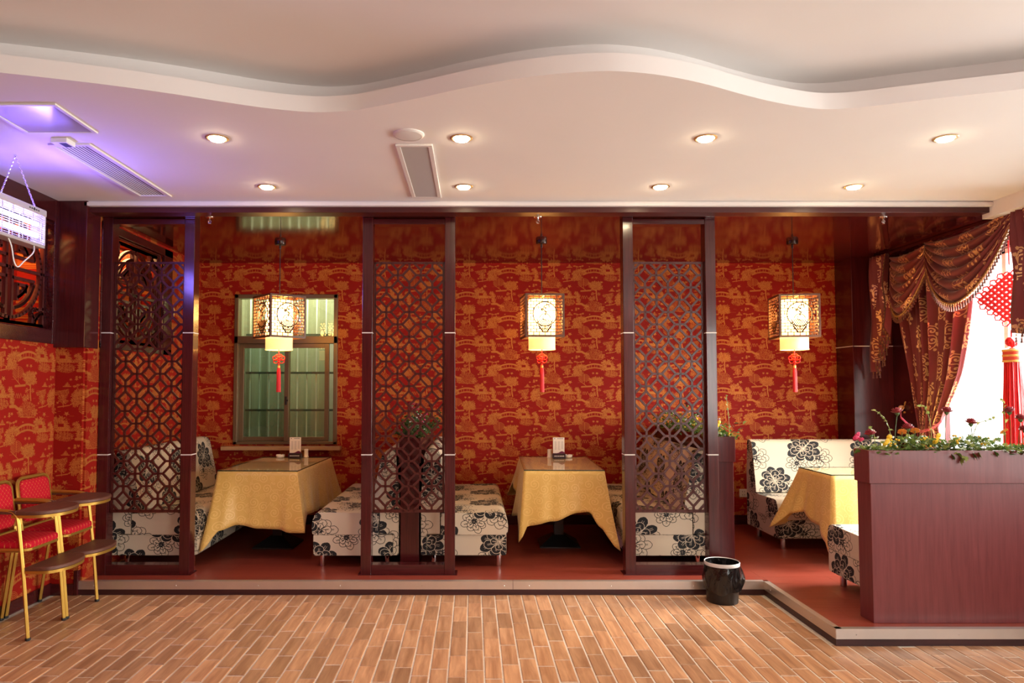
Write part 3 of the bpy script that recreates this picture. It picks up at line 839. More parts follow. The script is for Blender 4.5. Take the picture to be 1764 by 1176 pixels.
planter('wide mahogany planter partition with flowers at the right, on the steel-edged platform', 2.478, 4.34, 4.385, 4.56, PLANTER_W)
planter('narrow dark planter partition between two flowered benches, behind the middle lattice screen', -.603, -.428, 5.70, 7.50, zt=1.155)
planter('narrow dark planter partition rising behind the lattice screen next to the waste bin', 1.955, 2.135, 5.70, 7.50, zt=1.165)

# ------------------------------------------------------------------ upholstered benches
def rounded(poly, radii, n=5):
    out = []; k = len(poly)
    for i in range(k):
        r = radii[i]; p = Vector(poly[i])
        if r <= 0: out.append(tuple(p)); continue
        a = (Vector(poly[i - 1]) - p); b = (Vector(poly[(i + 1) % k]) - p); r = min(r, a.length * .49, b.length * .49)
        a = p + a.normalized() * r; b = p + b.normalized() * r
        for j in range(n + 1):
            t = j / n; q = a * (1 - t) ** 2 + p * 2 * t * (1 - t) + b * t * t; out.append(tuple(q))
    return out
def upholstered(poly, L, uo=0.0, vo=0.0, crown=.0):
    """profile (d,z) drawn along x from 0 to L, printed fabric laid out in metres"""
    m = MB(); k = len(poly); arcl = [0]
    for i in range(k): arcl.append(arcl[-1] + (Vector(poly[(i + 1) % k]) - Vector(poly[i])).length)
    xs = [0, .012, .035] + [L * j / 6 for j in range(1, 6)] + [L - .035, L - .012, L]
    c = Vector((sum(p[0] for p in poly) / k, sum(p[1] for p in poly) / k)); rows = []
    for x in xs:
        e = min(x, L - x); s = 1 - .003 / .35 * max(0, 1 - e / .035) ** 2
        rows.append([(x, c.x + (d - c.x) * s, c.y + (z - c.y) * s) for d, z in poly])
    v = [p for r in rows for p in r]; f = []; uv = []
    for i in range(len(xs) - 1):
        for j in range(k):
            j2 = (j + 1) % k
            f.append((i * k + j, i * k + j2, (i + 1) * k + j2, (i + 1) * k + j))
            uv.append([(xs[i] + uo, arcl[j] + vo), (xs[i] + uo, arcl[j + 1] + vo), (xs[i + 1] + uo, arcl[j + 1] + vo), (xs[i + 1] + uo, arcl[j] + vo)])
    for i, sg in ((0, 1), (len(xs) - 1, -1)):
        idx = [i * k + j for j in range(k)]; q = [(poly[j][0] * sg + uo + .2, poly[j][1] + vo + .05) for j in range(k)]
        f.append(tuple(idx[::-1] if sg == 1 else idx)); uv.append(q[::-1] if sg == 1 else q)
    return m.add(v, f, uv)
def bench(label, L, uo=0.0, vo=0.0):
    """local: x along the bench, d = y from the back (0) to the seat front"""
    t = thing('upholstered_bench', label, 'bench', (0, 0, 0), 0, 'peony-patterned benches in the booths')
    D = .71
    base = rounded([(.046, .10), (D - .012, .10), (D - .012, .266), (.046, .266)], [.008, .02, .008, .008])
    upholstered(base, L - .01, uo + .13, vo + .31).build('base', FABRIC, t, smooth=50)
    seat = rounded([(.16, .268), (D - .004, .268), (D + .004, .34), (D - .02, .452), (.16, .440)], [.006, .015, .08, .075, .01])
    upholstered(seat, L, uo, vo).build('seat_cushion', FABRIC, t, smooth=50)
    back = rounded([(.0, .10), (.045, .10), (.045, .272), (.155, .272), (.155, .447), (.235, .452), (.21, .60), (.135, .945), (.03, .955), (.0, .60)], [.01, .0, .0, .0, 0, .0, .12, .07, .04, .05])
    upholstered(back, L, uo + .22, vo + .40).build('backrest', FABRIC, t, smooth=50)
    for x in (.075, L - .075):
        for d in (.10, D - .075):
            m = MB(); m.lathe([(.021, 0.0), (.024, .004), (.024, .10)], (x, d, 0), 16); m.build('leg', CHROME, t, smooth=40)
    return t
def put(b, x, y, rot): b.location = (x, y, ZP); b.rotation_euler = (0, 0, rot); return b
# benches that run into the booth: seat fronts at the given x; back side at the wall or a planter
B = bench('black peony bench against the booth side wall, left of the table under the green window', 1.72, .05, .1)
put(B, -2.945, 7.45, -pi / 2)                      # faces +x
B = bench('black peony bench right of the window table, its end left of the middle screen', 1.72, .46, .04)
put(B, -.605, 5.73, pi / 2)                        # faces -x
B = bench('black peony bench right of the middle screen, left of the centre table', 1.72, .21, .22)
put(B, -.425, 7.45, -pi / 2)
B = bench('black peony bench seen through the lattice screen behind the waste bin', 1.72, .33, .47)
put(B, 1.95, 5.73, pi / 2)
B = bench('whitish peony bench facing the room by the far wall in the right booth', 1.42, .0, .0)
put(B, 4.17, 7.05, pi)                             # faces the camera
B = bench('peony bench half hidden behind the big flower planter, facing away', 1.42, .3, .3)
put(B, 2.66, 4.575, 0)

# ------------------------------------------------------------------ tables, cloths, glass
def table(label, x, y, rot, hx, hy):
    t = thing('dining_table', label, 'table', (x, y, ZP), rot, 'pedestal tables in the booths')
    m = MB(); m.box(-hx, hx, -hy, hy, .715, .742); m.build('tabletop', BLACKM, t, bevel=.003)
    m = MB(); m.box(-.045, .045, -.045, .045, .07, .715); m.build('column', BLACKM, t, bevel=.004)
    m = MB(); a, b = .185, .185
    v = [(sx * a, sy * b, 0) for sx, sy in ((-1, -1), (1, -1), (1, 1), (-1, 1))] + [(sx * a, sy * b, .012) for sx, sy in ((-1, -1), (1, -1), (1, 1), (-1, 1))] + [(sx * .06, sy * .06, .095) for sx, sy in ((-1, -1), (1, -1), (1, 1), (-1, 1))]
    f = [(3, 2, 1, 0), (8, 9, 10, 11)] + [(o + i, o + (i + 1) % 4, o + 4 + (i + 1) % 4, o + 4 + i) for o in (0, 4) for i in range(4)]
    m.add(v, f); m.build('base', BLACKM, t)
    return t
def cloth(name, label, x, y, rot, hx, hy, sides, group='gold tablecloths', seed=1):
    """sides: for front, right, back, left a list of (fraction, outward, hem height above the platform); first entry = corner"""
    rnd = random.Random(seed)
    zt = .745; cor = [(-hx, -hy), (hx, -hy), (hx, hy), (-hx, hy)]; nrm = [(0, -1), (1, 0), (0, 1), (-1, 0)]
    N = 34; T = 14; base = []; dirs = []; off = []; hem = []; dist = []; s = 0
    for k in range(4):
        a = Vector(cor[k]); b = Vector(cor[(k + 1) % 4]); L = (b - a).length; n = Vector(nrm[k]); tn = (b - a).normalized()
        ctl = sides[k] + [(1.0, sides[(k + 1) % 4][0][1], sides[(k + 1) % 4][0][2])]
        for i in range(N):
            f = i / N
            for c in range(len(ctl) - 1):
                if ctl[c][0] <= f <= ctl[c + 1][0]: break
            u = sstep((f - ctl[c][0]) / max(ctl[c + 1][0] - ctl[c][0], 1e-6))
            w0 = max(0, 1 - f / .22) ** 1.5; w1 = max(0, 1 - (1 - f) / .22) ** 1.5
            c0 = sides[k][0]; c1 = sides[(k + 1) % 4][0]
            d0 = Vector(c0[3]).normalized() if len(c0) > 3 else (n - tn).normalized(); d1 = Vector(c1[3]).normalized() if len(c1) > 3 else (n + tn).normalized()
            d = n * max(0, 1 - w0 - w1) + d0 * w0 + d1 * w1
            base.append(a + (b - a) * f); dirs.append(d); off.append(lerp(ctl[c][1], ctl[c + 1][1], u)); hem.append(lerp(ctl[c][2], ctl[c + 1][2], u)); dist.append(s + f * L)
        s += L
    M = 4 * N; ph = [rnd.uniform(0, 6.28) for _ in range(3)]
    P = []; U = []
    for j in range(T + 1):
        t = j / T; row = []; ur = []
        for i in range(M + 1):
            q = i % M; u = dist[q]
            near = min((i % N) / N, 1 - (i % N) / N)
            rip = (.015 * math.sin(u * 8 + ph[0]) + .006 * math.sin(u * 23 + ph[1]) + .003 * math.sin(u * 47 + ph[2])) * t * min(1, near * 6)
            # long soft creases from folding
            o = (off[q] * (t ** 1.15) + rip + .006 * min(1, t * 8))
            z = lerp(zt, hem[q], t) + (.004 if t == 0 else 0)
            row.append((base[q].x + dirs[q].x * o, base[q].y + dirs[q].y * o, z)); ur.append((dist[q] if i < M else s, (zt - hem[q]) * t))
        P.append(row); U.append(ur)
    m = MB(); m.grid(P, U)
    e = 20
    G = [[(lerp(-hx, hx, i / e), lerp(-hy, hy, j / e), zt + .004) for j in range(e + 1)] for i in range(e + 1)]
    m.grid(G, [[(p[0], p[1]) for p in r] for r in G])
    m.f = [tuple(reversed(f)) for f in m.f]; m.uv = [list(reversed(u)) if u else u for u in m.uv]
    o = m.build(name, CLOTH, None, smooth=60, solid=.002)
    o.location = (x, y, ZP); o.rotation_euler = (0, 0, rot)
    return tag(o, label, 'tablecloth', group)
def glass_top(label, x, y, rot, hx, hy):
    m = MB(); m.box(-hx, hx, -hy, hy, 0, .008)
    m.m = [1, 1, 1, 1, 0, 0]
    o = m.build('glass_top', [TABLEGL, GLASSEDGE]); o.location = (x, y, ZP + .7515); o.rotation_euler = (0, 0, rot)
    return tag(o, label, 'glass top', 'glass tops on the tables')
TA = (-1.818, 6.58, math.radians(-2.0)); TB = (.8025, 6.617, math.radians(-1.9)); TCc = (3.50, 5.97, 0)
table('black pedestal table below the green window, under a gold cloth', *TA, .335, .60)
table('black pedestal table in the middle booth, under a gold cloth', *TB, .335, .595)
table('pedestal table in the right booth by the curtained window, under a gold cloth', *TCc, .585, .275)
cloth('tablecloth', 'gold swirl tablecloth on the table below the green window', *TA, .344, .606,
      [[(0, .25, .125, (-.15, -1)), (.13, .13, .28), (.28, .04, .31), (.55, .03, .275), (.80, .05, .27), (.91, .08, .25)],
       [(0, .13, .255), (.05, .085, .36), (.12, .05, .37), (.5, .045, .33), (.85, .06, .29)],
       [(0, .15, .30), (.25, .05, .36), (.75, .05, .36)],
       [(0, .05, .14), (.2, .035, .34), (.8, .035, .34)]], seed=1)
cloth('tablecloth', 'gold swirl tablecloth on the table in the middle booth', *TB, .344, .602,
      [[(0, .065, .15), (.07, .03, .29), (.35, .03, .33), (.66, .03, .40), (.80, .05, .41), (.89, .11, .30)],
       [(0, .23, .125, (.42, -1)), (.06, .10, .26), (.2, .05, .36), (.75, .05, .36)],
       [(0, .08, .14), (.25, .05, .36), (.75, .05, .36)],
       [(0, .17, .34), (.12, .07, .50), (.30, .05, .43), (.45, .075, .30), (.62, .07, .29), (.85, .05, .33)]], seed=2)
cloth('tablecloth', 'gold swirl tablecloth in the sunlit right booth, beside the flower planter', *TCc, .594, .282,
      [[(0, .13, .125, (-.6, -1)), (.08, .08, .30), (.22, .05, .42), (.6, .05, .40), (.9, .06, .36)],
       [(0, .14, .14), (.25, .05, .36), (.75, .05, .36)],
       [(0, .14, .14), (.25, .05, .36), (.75, .05, .36)],
       [(0, .26, .22, (-1, .12)), (.20, .12, .37), (.38, .04, .40), (.62, .045, .335), (.80, .06, .33), (.92, .09, .24)]], seed=3)
glass_top('glass sheet on the gold-clothed table below the green window', *TA, .346, .608)
glass_top('glass sheet on the gold-clothed table in the middle booth', *TB, .346, .604)
glass_top('glass sheet with a green edge on the table in the right booth', *TCc, .596, .284)

# things standing on the tables
def printed_flat(name, im):
    m, nt, b = newmat(name); setp(b, rough=.45)
    it = nt.nodes.new('ShaderNodeTexImage'); it.image = im; tc = nt.nodes.new('ShaderNodeTexCoord')
    nt.links.new(tc.outputs['UV'], it.inputs['Vector']); nt.links.new(it.outputs['Color'], b.inputs['Base Color']); return m
MENU = printed_flat('menu_card_print', IM_MENU)
ZT = ZP + .7595
HOLD = plain('dark_plum_plastic', (.028, .008, .012), .3)
def menu_holder(label, x, y):
    t = thing('menu_holder', label, 'menu stand', (x, y, ZT), 0, 'table menus')
    m = MB(); m.prism([(-.035, 0), (.035, 0), (.030, .03), (.012, .044), (-.012, .044), (-.030, .03)], -.066, .066, lambda a, b, h: (h, a, b)); m.build('base', HOLD, t, bevel=.003)
    m = MB()
    for k in range(6): m.box(-.047 + k * .0165, -.047 + k * .0165 + .012, -.0345, -.0325, .017, .025)
    m.build('lettering', CREAM, t)
    m = MB(); w = .0575; z0, z1 = .036, .205
    v = [(-w, -.0015, z0), (w, -.0015, z0), (w, -.0015, z1), (-w, -.0015, z1), (-w, .0015, z0), (w, .0015, z0), (w, .0015, z1), (-w, .0015, z1)]
    f = [(0, 1, 2, 3), (5, 4, 7, 6), (4, 0, 3, 7), (1, 5, 6, 2), (3, 2, 6, 7), (4, 5, 1, 0)]; q = [(0, 0), (1, 0), (1, 1), (0, 1)]
    m.add(v, f, [q, q, [(0, 0)] * 4, [(0, 0)] * 4, [(0, .9)] * 4, [(0, 0)] * 4]); m.build('card', MENU, t)
    return t
mh = menu_holder('menu card in a dark stand on the table below the green window', -1.797, 7.075)
dup(mh, (.862, 7.045, ZT), 0, 'menu card in a dark stand on the table in the middle booth')
def ashtray(label, x, y):
    m = MB(); n = 28; pr = []
    prof = [(.002, .004), (.026, .006), (.035, .026), (.0365, .029), (.040, .029), (.0425, .026), (.040, .004), (.036, 0), (.002, 0)]
    m.lathe(prof, (0, 0, 0), n, caps=False)
    v = []
    for i, p in enumerate(m.v):
        a = math.atan2(p[1], p[0]); z = p[2]
        if z > .02 and min(abs(((a - k * 2 * pi / 3 + .5) + pi) % (2 * pi) - pi) for k in range(3)) < .16: z -= .008
        v.append((p[0], p[1], z))
    m.v = v; o = m.build('ashtray', CREAM, smooth=50); o.location = (x, y, ZT); return tag(o, label, 'ashtray', 'ashtrays on the tables')
ashtray('white ashtray left of the menu card, below the green window', -1.955, 7.10)
ashtray('white ashtray right of the menu card, on the table in the middle booth', .963, 7.09)
def pick(label, x, y):
    t = thing('toothpick_holder', label, 'toothpick pot', (x, y, ZT), 0, 'toothpick pots on the tables')
    m = MB(); m.lathe([(.025, 0), (.026, .006), (.0215, .012), (.0205, .062)], (0, 0, 0), 24); m.build('body', CREAM, t, smooth=40)
    m = MB(); m.lathe([(.0218, .063), (.0218, .077), (.020, .082), (.006, .083)], (0, 0, 0), 24); m.build('cap', CREAM, t, smooth=40)
    return t
pk = pick('white toothpick pot right of the menu card, below the green window', -1.70, 7.13)
dup(pk, (.775, 7.10, ZT), 0, 'white toothpick pot left of the menu card, on the table in the middle booth')

# ------------------------------------------------------------------ lanterns
LFR = wood('lantern_wood', (.11, .035, .014), (.17, .06, .026), 'Z', .4)
def shade_mat():
    m, nt, b = newmat('lit_parchment'); N = nt.nodes.new; Lk = nt.links.new
    tc = N('ShaderNodeTexCoord'); sx = N('ShaderNodeSeparateXYZ'); Lk(tc.outputs['Object'], sx.inputs[0])
    cr = N('ShaderNodeValToRGB'); mr = N('ShaderNodeMapRange')           # the bulb sits high in the drum
    mr.inputs['From Min'].default_value = 0; mr.inputs['From Max'].default_value = .46; Lk(sx.outputs['Z'], mr.inputs['Value']); Lk(mr.outputs[0], cr.inputs['Fac'])
    e = cr.color_ramp.elements; e[0].position = 0; e[0].color = (.050, .050, .050, 1); e[1].position = 1; e[1].color = (.35, .35, .35, 1)
    for p, v in ((.20, .062), (.30, .22), (.58, 1.0), (.80, .9)): x = e.new(p); x.color = (v, v, v, 1)
    mu = N('ShaderNodeMath'); mu.operation = 'MULTIPLY'; mu.inputs[1].default_value = 27.0; Lk(cr.outputs['Color'], mu.inputs[0])
    setp(b, col=(.8, .7, .5), rough=.8, ec=(1.0, .50, .13)); Lk(mu.outputs[0], b.inputs['Emission Strength'])
    return m
SHADE = shade_mat()
def side_panel(hw, h):
    """pierced panel: brick grid, moon circle, a bird on a branch above a woven vase; plane a=x, b=z, thin in y"""
    m = MB(); t = .006; w = .0062; fn = lambda a, b, hh: (a, hh, b); rnd = random.Random(21)
    fw = .018
    H = h / 2
    for s in (-1, 1):
        m.box(min(s * hw, s * (hw - fw)), max(s * hw, s * (hw - fw)), -.008, .008, -H, H); m.box(-hw + fw, hw - fw, -.008, .008, min(s * H, s * (H - fw)), max(s * H, s * (H - fw)))
    iw, ih = hw - fw, H - fw; rc = .108; cz = .012
    rows = 13
    for r in range(1, rows):
        z = -ih + 2 * ih * r / rows; dz = z - cz
        c = math.sqrt(max(rc * rc - dz * dz, 0))
        if c < .004: strip(m, [(-iw, z), (iw, z)], w, t, fn)
        else: strip(m, [(-iw, z), (-c, z)], w, t, fn); strip(m, [(c, z), (iw, z)], w, t, fn)
    for r in range(rows):
        z0 = -ih + 2 * ih * r / rows; z1 = z0 + 2 * ih / rows; x = -iw + (.030 if r % 2 else .055)
        while x < iw:
            if math.hypot(x, (z0 + z1) / 2 - cz) > rc: strip(m, [(x, z0), (x, z1)], w, t, fn)
            x += .052
    strip(m, arc(0, cz, rc, 0, 2 * pi, 36), w * 1.4, t, fn)
    vx = lambda z: float(np.interp(z, [-.152, -.10, -.035], [.02, .055, .07]))
    for k in range(-8, 9):   # woven vase in the lower part of the circle
        for sg in (1, -1):
            L = [(k * .019 + sg * .085 * q, -.035 - .117 * q) for q in [i / 14 for i in range(15)]]
            L = [p for p in L if abs(p[0]) <= vx(p[1])]
            if len(L) > 2: strip(m, [L[0], L[-1]], w * .8, t, fn)
    strip(m, [(-.07, -.035), (-.055, -.10), (-.02, -.152), (.02, -.152), (.055, -.10), (.07, -.035)], w * 1.2, t, fn)
    strip(m, arc(0, -.035, .05, .2, pi - .2, 8), w * 1.2, t, fn); strip(m, [(-.012, .0), (-.02, -.03), (.012, -.05)], w, t, fn)
    strip(m, [(.0, .0), (.012, .03), (-.018, .055), (-.005, .085), (.035, .098)], w * 1.3, t, fn); strip(m, [(-.018, .055), (-.06, .075), (-.085, .06)], w, t, fn); strip(m, [(.012, .03), (.06, .045), (.10, .04)], w, t, fn)
    for k in range(14):
        a = rnd.uniform(0, 2 * pi); d = rnd.uniform(.02, .095); x, z = d * math.cos(a), cz + .04 + .6 * d * math.sin(a); r = rnd.uniform(.005, .010); g = rnd.uniform(0, pi)
        m.prism([(x + r * 1.8 * math.cos(g), z + r * 1.8 * math.sin(g)), (x - r * .6 * math.sin(g), z + r * .6 * math.cos(g)), (x - r * 1.8 * math.cos(g), z - r * 1.8 * math.sin(g)), (x + r * .6 * math.sin(g), z - r * .6 * math.cos(g))], -t / 2, t / 2, fn)
    return m
def lantern(label, x, y, rot):
    """origin at the ceiling"""
    t = thing('hanging_lantern', label, 'lantern', (x, y, ZC), rot, 'wooden lanterns over the booths')
    m = MB(); m.lathe([(.006, -.036), (.046, -.034), (.052, -.024), (.052, 0)], (0, 0, 0), 24); r = m.build('ceiling_rose', plain('dark_metal', (.05, .03, .025), .25, metal=.7) if 'dark_metal' not in bpy.data.materials else bpy.data.materials['dark_metal'], t, smooth=40)
    m = MB(); m.tube([(0, 0, -.03), (0, 0, -.065)], .010, 8); m.tube([(0, 0, -.06), (0, 0, -.54)], .004, 6); m.build('cord', BLACKM, t)
    zc = 2.215 - ZC; hw, h = .176, .392
    pm = None
    for k in range(4):
        if pm is None: pm = side_panel(hw, h).build('side_panel', LFR, t); o = pm
        else: o = mcopy(pm, t)
        a = k * pi / 2; o.location = (math.sin(a) * (hw - .006), -math.cos(a) * (hw - .006), zc); o.rotation_euler = (0, 0, a)
    m = MB(); hh = h / 2 - .01
    for a, b in (((-hw, 0), (hw, 0)), ((0, -hw), (0, hw))): m.bar((*a, zc + hh), (*b, zc + hh), .012, .012)
    m.build('top_cross', LFR, t)
    m = MB(); m.lathe([(.119, 0), (.122, .006), (.122, .456), (.119, .46)], (0, 0, 0), 40, caps=False); m.lathe([(.122, .0), (.124, .0), (.124, .010), (.122, .010)], (0, 0, 0), 40, caps=False)
    o = m.build('drum_shade', SHADE, t, smooth=40); o.location = (0, 0, 1.912 - ZC)
    # knot and tassel
    z0 = 1.912 - ZC; m = MB(); m.tube([(0, 0, z0 + .05), (0, 0, z0 - .05)], .004, 6)
    for sx in (1, -1):
        for (cx, cz, rx, rz) in ((.030, -.075, .026, .020), (.026, -.105, .024, .018), (.014, -.062, .018, .022)):
            m.tube([(sx * cx + rx * math.cos(q), .004 * math.sin(2 * q), z0 + cz + rz * math.sin(q)) for q in [2 * pi * i / 14 for i in range(14)]], .0042, 6, closed=True)
    for cz in (-.07, -.09, -.11): m.ball((0, 0, z0 + cz), .014, 8, 5)
    m.ball((0, 0, z0 - .135), .010, 8, 5)
    o = m.build('knot', REDCORD, t, smooth=60); o.rotation_euler = (0, 0, -rot)
    m = MB(); m.lathe([(.012, -.165), (.013, -.150), (.011, -.142)], (0, 0, z0), 12); m.build('tassel_cap', GOLDCORD, t, smooth=40)
    m = MB(); n = 32
    for zz, rr in ((-.165, .013), (-.20, .0165), (-.30, .0175), (-.385, .018)):
        pass
    rows = [(-.165, .012), (-.20, .0165), (-.30, .0175), (-.388, .0185)]
    P = [[(rr * (1 + .10 * (j % 2)) * math.cos(2 * pi * j / n), rr * (1 + .10 * (j % 2)) * math.sin(2 * pi * j / n), z0 + zz) for j in range(n + 1)] for zz, rr in rows]
    m.grid(P, [[(0, 0)] * (n + 1)] * 4); m.add([p for p in P[-1][:n]], [tuple(range(n))]); m.build('tassel', REDCORD, t)
    return t
LA = lantern('lit wooden lantern turned cornerwise, hanging before the green window', -1.80, 6.45, math.radians(42))
dup(LA, (.633, 6.40, ZC), math.radians(4), 'lit wooden lantern over the table in the middle booth')
dup(LA, (2.965, 6.42, ZC), math.radians(-8), 'lit wooden lantern over the right booth near the curtains')

# ------------------------------------------------------------------ ceiling fittings
BULB = emit('downlight_bulb', (1.0, .80, .50), 110.0)
def downlight(label, x, y):
    t = thing('downlight', label, 'ceiling light', (x, y, 3.0), 0, 'recessed downlights in the white soffit')
    m = MB(); m.lathe([(.046, -.002), (.050, -.006), (.060, -.007), (.066, -.003), (.066, .0)], (0, 0, 0), 32, caps=False); m.build('trim_ring', plain('satin_gold_ring', (.75, .55, .33), .3, metal=.8) if 'satin_gold_ring' not in bpy.data.materials else bpy.data.materials['satin_gold_ring'], t, smooth=40)
    m = MB(); m.lathe([(.047, -.004), (.040, -.014), (.022, -.020), (.001, -.022)], (0, 0, 0), 24, caps=False); m.build('bulb', BULB, t, smooth=40)
    l = bpy.data.lights.new('downlight_beam', 'SPOT'); l.energy = 60; l.color = (1, .78, .50); l.spot_size = math.radians(96); l.spot_blend = .6; l.shadow_soft_size = .04
    o = bpy.data.objects.new('downlight_beam', l); C.objects.link(o); o.location = (x, y, 2.985)
    return t
nth = ('leftmost', 'second from the left', 'third from the left', 'rightmost')
for row, y in (('near', 3.955), ('far', 4.922)):
    for k, x in enumerate((-1.475, -.067, 1.34, 2.722)):
        downlight('round recessed downlight in the %s row of the white soffit, %s' % (row, nth[k]), x, y)
GRILL = plain('vent_frame_white', (.76, .72, .69), .5, .12, 160); SLAT = plain('vent_slat_grey', (.46, .43, .41), .5); VDARK = plain('duct_dark', (.05, .045, .04), .9)
def vent(label, x0, x1, y0, y1, slats, along, fw=.028):
    t = thing('air_vent', label, 'air vent', ((x0 + x1) / 2, (y0 + y1) / 2, 3.0), 0, 'air vents in the white soffit')
    z0, z1 = 2.988, 3.0
    m = MB(); m.box(x0, x1, y0, y0 + fw, z0, z1); m.box(x0, x1, y1 - fw, y1, z0, z1); m.box(x0, x0 + fw, y0 + fw, y1 - fw, z0, z1); m.box(x1 - fw, x1, y0 + fw, y1 - fw, z0, z1)
    m.build('frame', GRILL, t, world=True, bevel=.003)
    m = MB(); m.box(x0 + fw, x1 - fw, y0 + fw, y1 - fw, 2.9985, 2.9998); m.build('duct', VDARK, t, world=True)
    n = slats; base = None
    for k in range(n):
        u = (k + .5) / n
        if base is None:
            m = MB()
            if along == 'x': L = (x1 - x0) / 2 - fw; pit = (y1 - y0 - 2 * fw) / n; m.add([(-L, -pit * .46, -.001), (L, -pit * .46, -.001), (L, pit * .40, -.009), (-L, pit * .40, -.009), (-L, -pit * .46, .001), (L, -pit * .46, .001), (L, pit * .40, -.007), (-L, pit * .40, -.007)], [(3, 2, 1, 0), (4, 5, 6, 7), (0, 1, 5, 4), (2, 3, 7, 6), (1, 2, 6, 5), (3, 0, 4, 7)])
            else: L = (y1 - y0) / 2 - fw; pit = (x1 - x0 - 2 * fw) / n; m.box(-pit * .24, pit * .24, -L, L, -.0035, -.001)
            base = m.build('slat', SLAT if along == 'x' else WHITEP, t); o = base
        else: o = mcopy(base, t)
        o.location = (0, lerp(y0 + fw, y1 - fw, u) - (y0 + y1) / 2, -.001) if along == 'x' else (lerp(x0 + fw, x1 - fw, u) - (x0 + x1) / 2, 0, -.001)
    return t
vent('rectangular grey slatted air vent beside the round ceiling speaker', -.46, -.24, 4.05, 5.19, 42, 'x')
vent('long narrow white air vent lit purple, beside the insect lamp', -2.505, -2.255, 4.04, 5.16, 9, 'y')
t = thing('ceiling_speaker', 'round white ceiling speaker above the grey slatted vent', 'speaker', (-.366, 3.895, 3.0))
m = MB(); m.lathe([(.074, -.014), (.080, -.013), (.089, -.005), (.089, 0)], (0, 0, 0), 40, caps=False); m.build('rim', GRILL, t, smooth=40)
m = MB(); m.lathe([(.074, -.013), (.05, -.016), (.001, -.017)], (0, 0, 0), 32, caps=False); m.build('grille', WHITEP, t, smooth=60)
t = thing('access_hatch', 'square ceiling access hatch at the left with a shiny panel, lit purple', 'hatch', (-2.40, 3.664, 3.0))
m = MB()
def quad_frame(m, x0, x1, y0, y1, w, z0, z1):
    m.box(x0, x1, y0, y0 + w, z0, z1); m.box(x0, x1, y1 - w, y1, z0, z1); m.box(x0, x0 + w, y0 + w, y1 - w, z0, z1); m.box(x1 - w, x1, y0 + w, y1 - w, z0, z1)
quad_frame(m, -2.515, -2.112, 3.462, 3.868, .022, 2.990, 3.0); m.build('frame', WHITEP, t, world=True, bevel=.003)
m = MB(); m.box(-2.493, -2.134, 3.484, 3.846, 2.994, 2.9995); m.build('panel', plain('glossy_hatch', (.46, .43, .45), .14), t, world=True)
t = thing('wall_sensor', 'small white sensor box on the ceiling between hatch and long vent', 'sensor', (-2.38, 3.99, 3.0))
m = MB(); m.box(-2.432, -2.335, 3.945, 4.035, 2.970, 3.0); m.build('case', WHITEP, t, world=True, bevel=.004)
m = MB(); m.box(-2.385, -2.345, 3.955, 4.02, 2.9685, 2.970); m.build('window', BLACKM, t, world=True)
t.name = 'ceiling_sensor'
def sprinkler(label, x):
    t = thing('fire_sprinkler', label, 'sprinkler', (x, 5.50, ZC), 0, 'fire sprinklers in the booth ceiling')
    m = MB(); m.lathe([(.030, -.010), (.034, -.004), (.034, 0)], (0, 0, 0), 20); m.build('escutcheon', CHROME, t, smooth=40)
    m = MB(); m.tube([(0, 0, -.01), (0, 0, -.03)], .008, 8)
    for s in (1, -1): m.tube([(s * .008, 0, -.028), (s * .012, 0, -.04), (s * .004, 0, -.056)], .0026, 5)
    m.tube([(0, 0, -.03), (0, 0, -.055)], .003, 5); m.build('body', CHROME, t)
    m = MB(); m.lathe([(.014, -.058), (.014, -.056)], (0, 0, 0), 12); m.build('deflector', CHROME, t)
    return t
s0 = sprinkler('chrome sprinkler in the booth ceiling next to the leftmost screen', -2.10)
dup(s0, (.516, 5.50, ZC), 0, 'chrome sprinkler above the table in the middle booth'); dup(s0, (3.27, 5.50, ZC), 0, 'chrome sprinkler in the ceiling left of the curtain swags')
# small objects on the walls
t = thing('wall_socket', 'white double socket on the red wallpaper behind the whitish bench', 'socket', (2.91, YB, .433 - 0))
m = MB(); m.box(-.043, .043, -.010, 0, -.043, .043); m.build('plate', WHITEP, t, bevel=.003)
m = MB()
for z, y in ((.016, -.0105), (-.018, -.0105)):
    for x in (-.012, .012): m.box(x - .002, x + .002, y - .0005, y + .001, z - .007, z + .007)
m.build('slots', BLACKM, t)
# ------------------------------------------------------------------ insect lamp on chains
UV = emit('uv_tube', (.36, .30, 1.0), 26.0)
t = thing('insect_lamp', 'purple glowing insect trap lamp hanging on chains at the left wall', 'insect lamp', (-2.80, 4.245, 2.46))
x0, x1, y0, y1, zb, zt = -2.85, -2.775, 4.02, 4.475, 0, .25
ALU = plain('satin_aluminium', (.66, .64, .66), .35, metal=.5)
def T(m, name, mat, **k): return m.build(name, mat, t, **k)
X = lambda v: v + 2.80
Yc = lambda v: v - 4.245
m = MB(); m.box(X(-2.865), X(-2.765), Yc(4.00), Yc(4.478), .205, .25); T(m, 'top_housing', ALU, bevel=.008)
m = MB(); m.box(X(-2.862), X(-2.768), Yc(4.00), Yc(4.470), 0, .022); T(m, 'bottom_tray', ALU, bevel=.004)
m = MB()
for y in (4.004, 4.462): m = MB(); m.box(X(-2.862), X(-2.768), Yc(y), Yc(y + .010), .02, .21); T(m, 'end_plate', ALU, bevel=.002)
for z in (.075, .150):
    m = MB(); m.tube([(0, Yc(4.045), z), (0, Yc(4.43), z)], .0135, 14); T(m, 'uv_tube', UV, smooth=40)
    for y in (4.014, 4.430): m = MB(); m.tube([(0, Yc(y), z), (0, Yc(y + .03), z)], .015, 12); T(m, 'tube_cap', WHITEP, smooth=40)
m = MB()
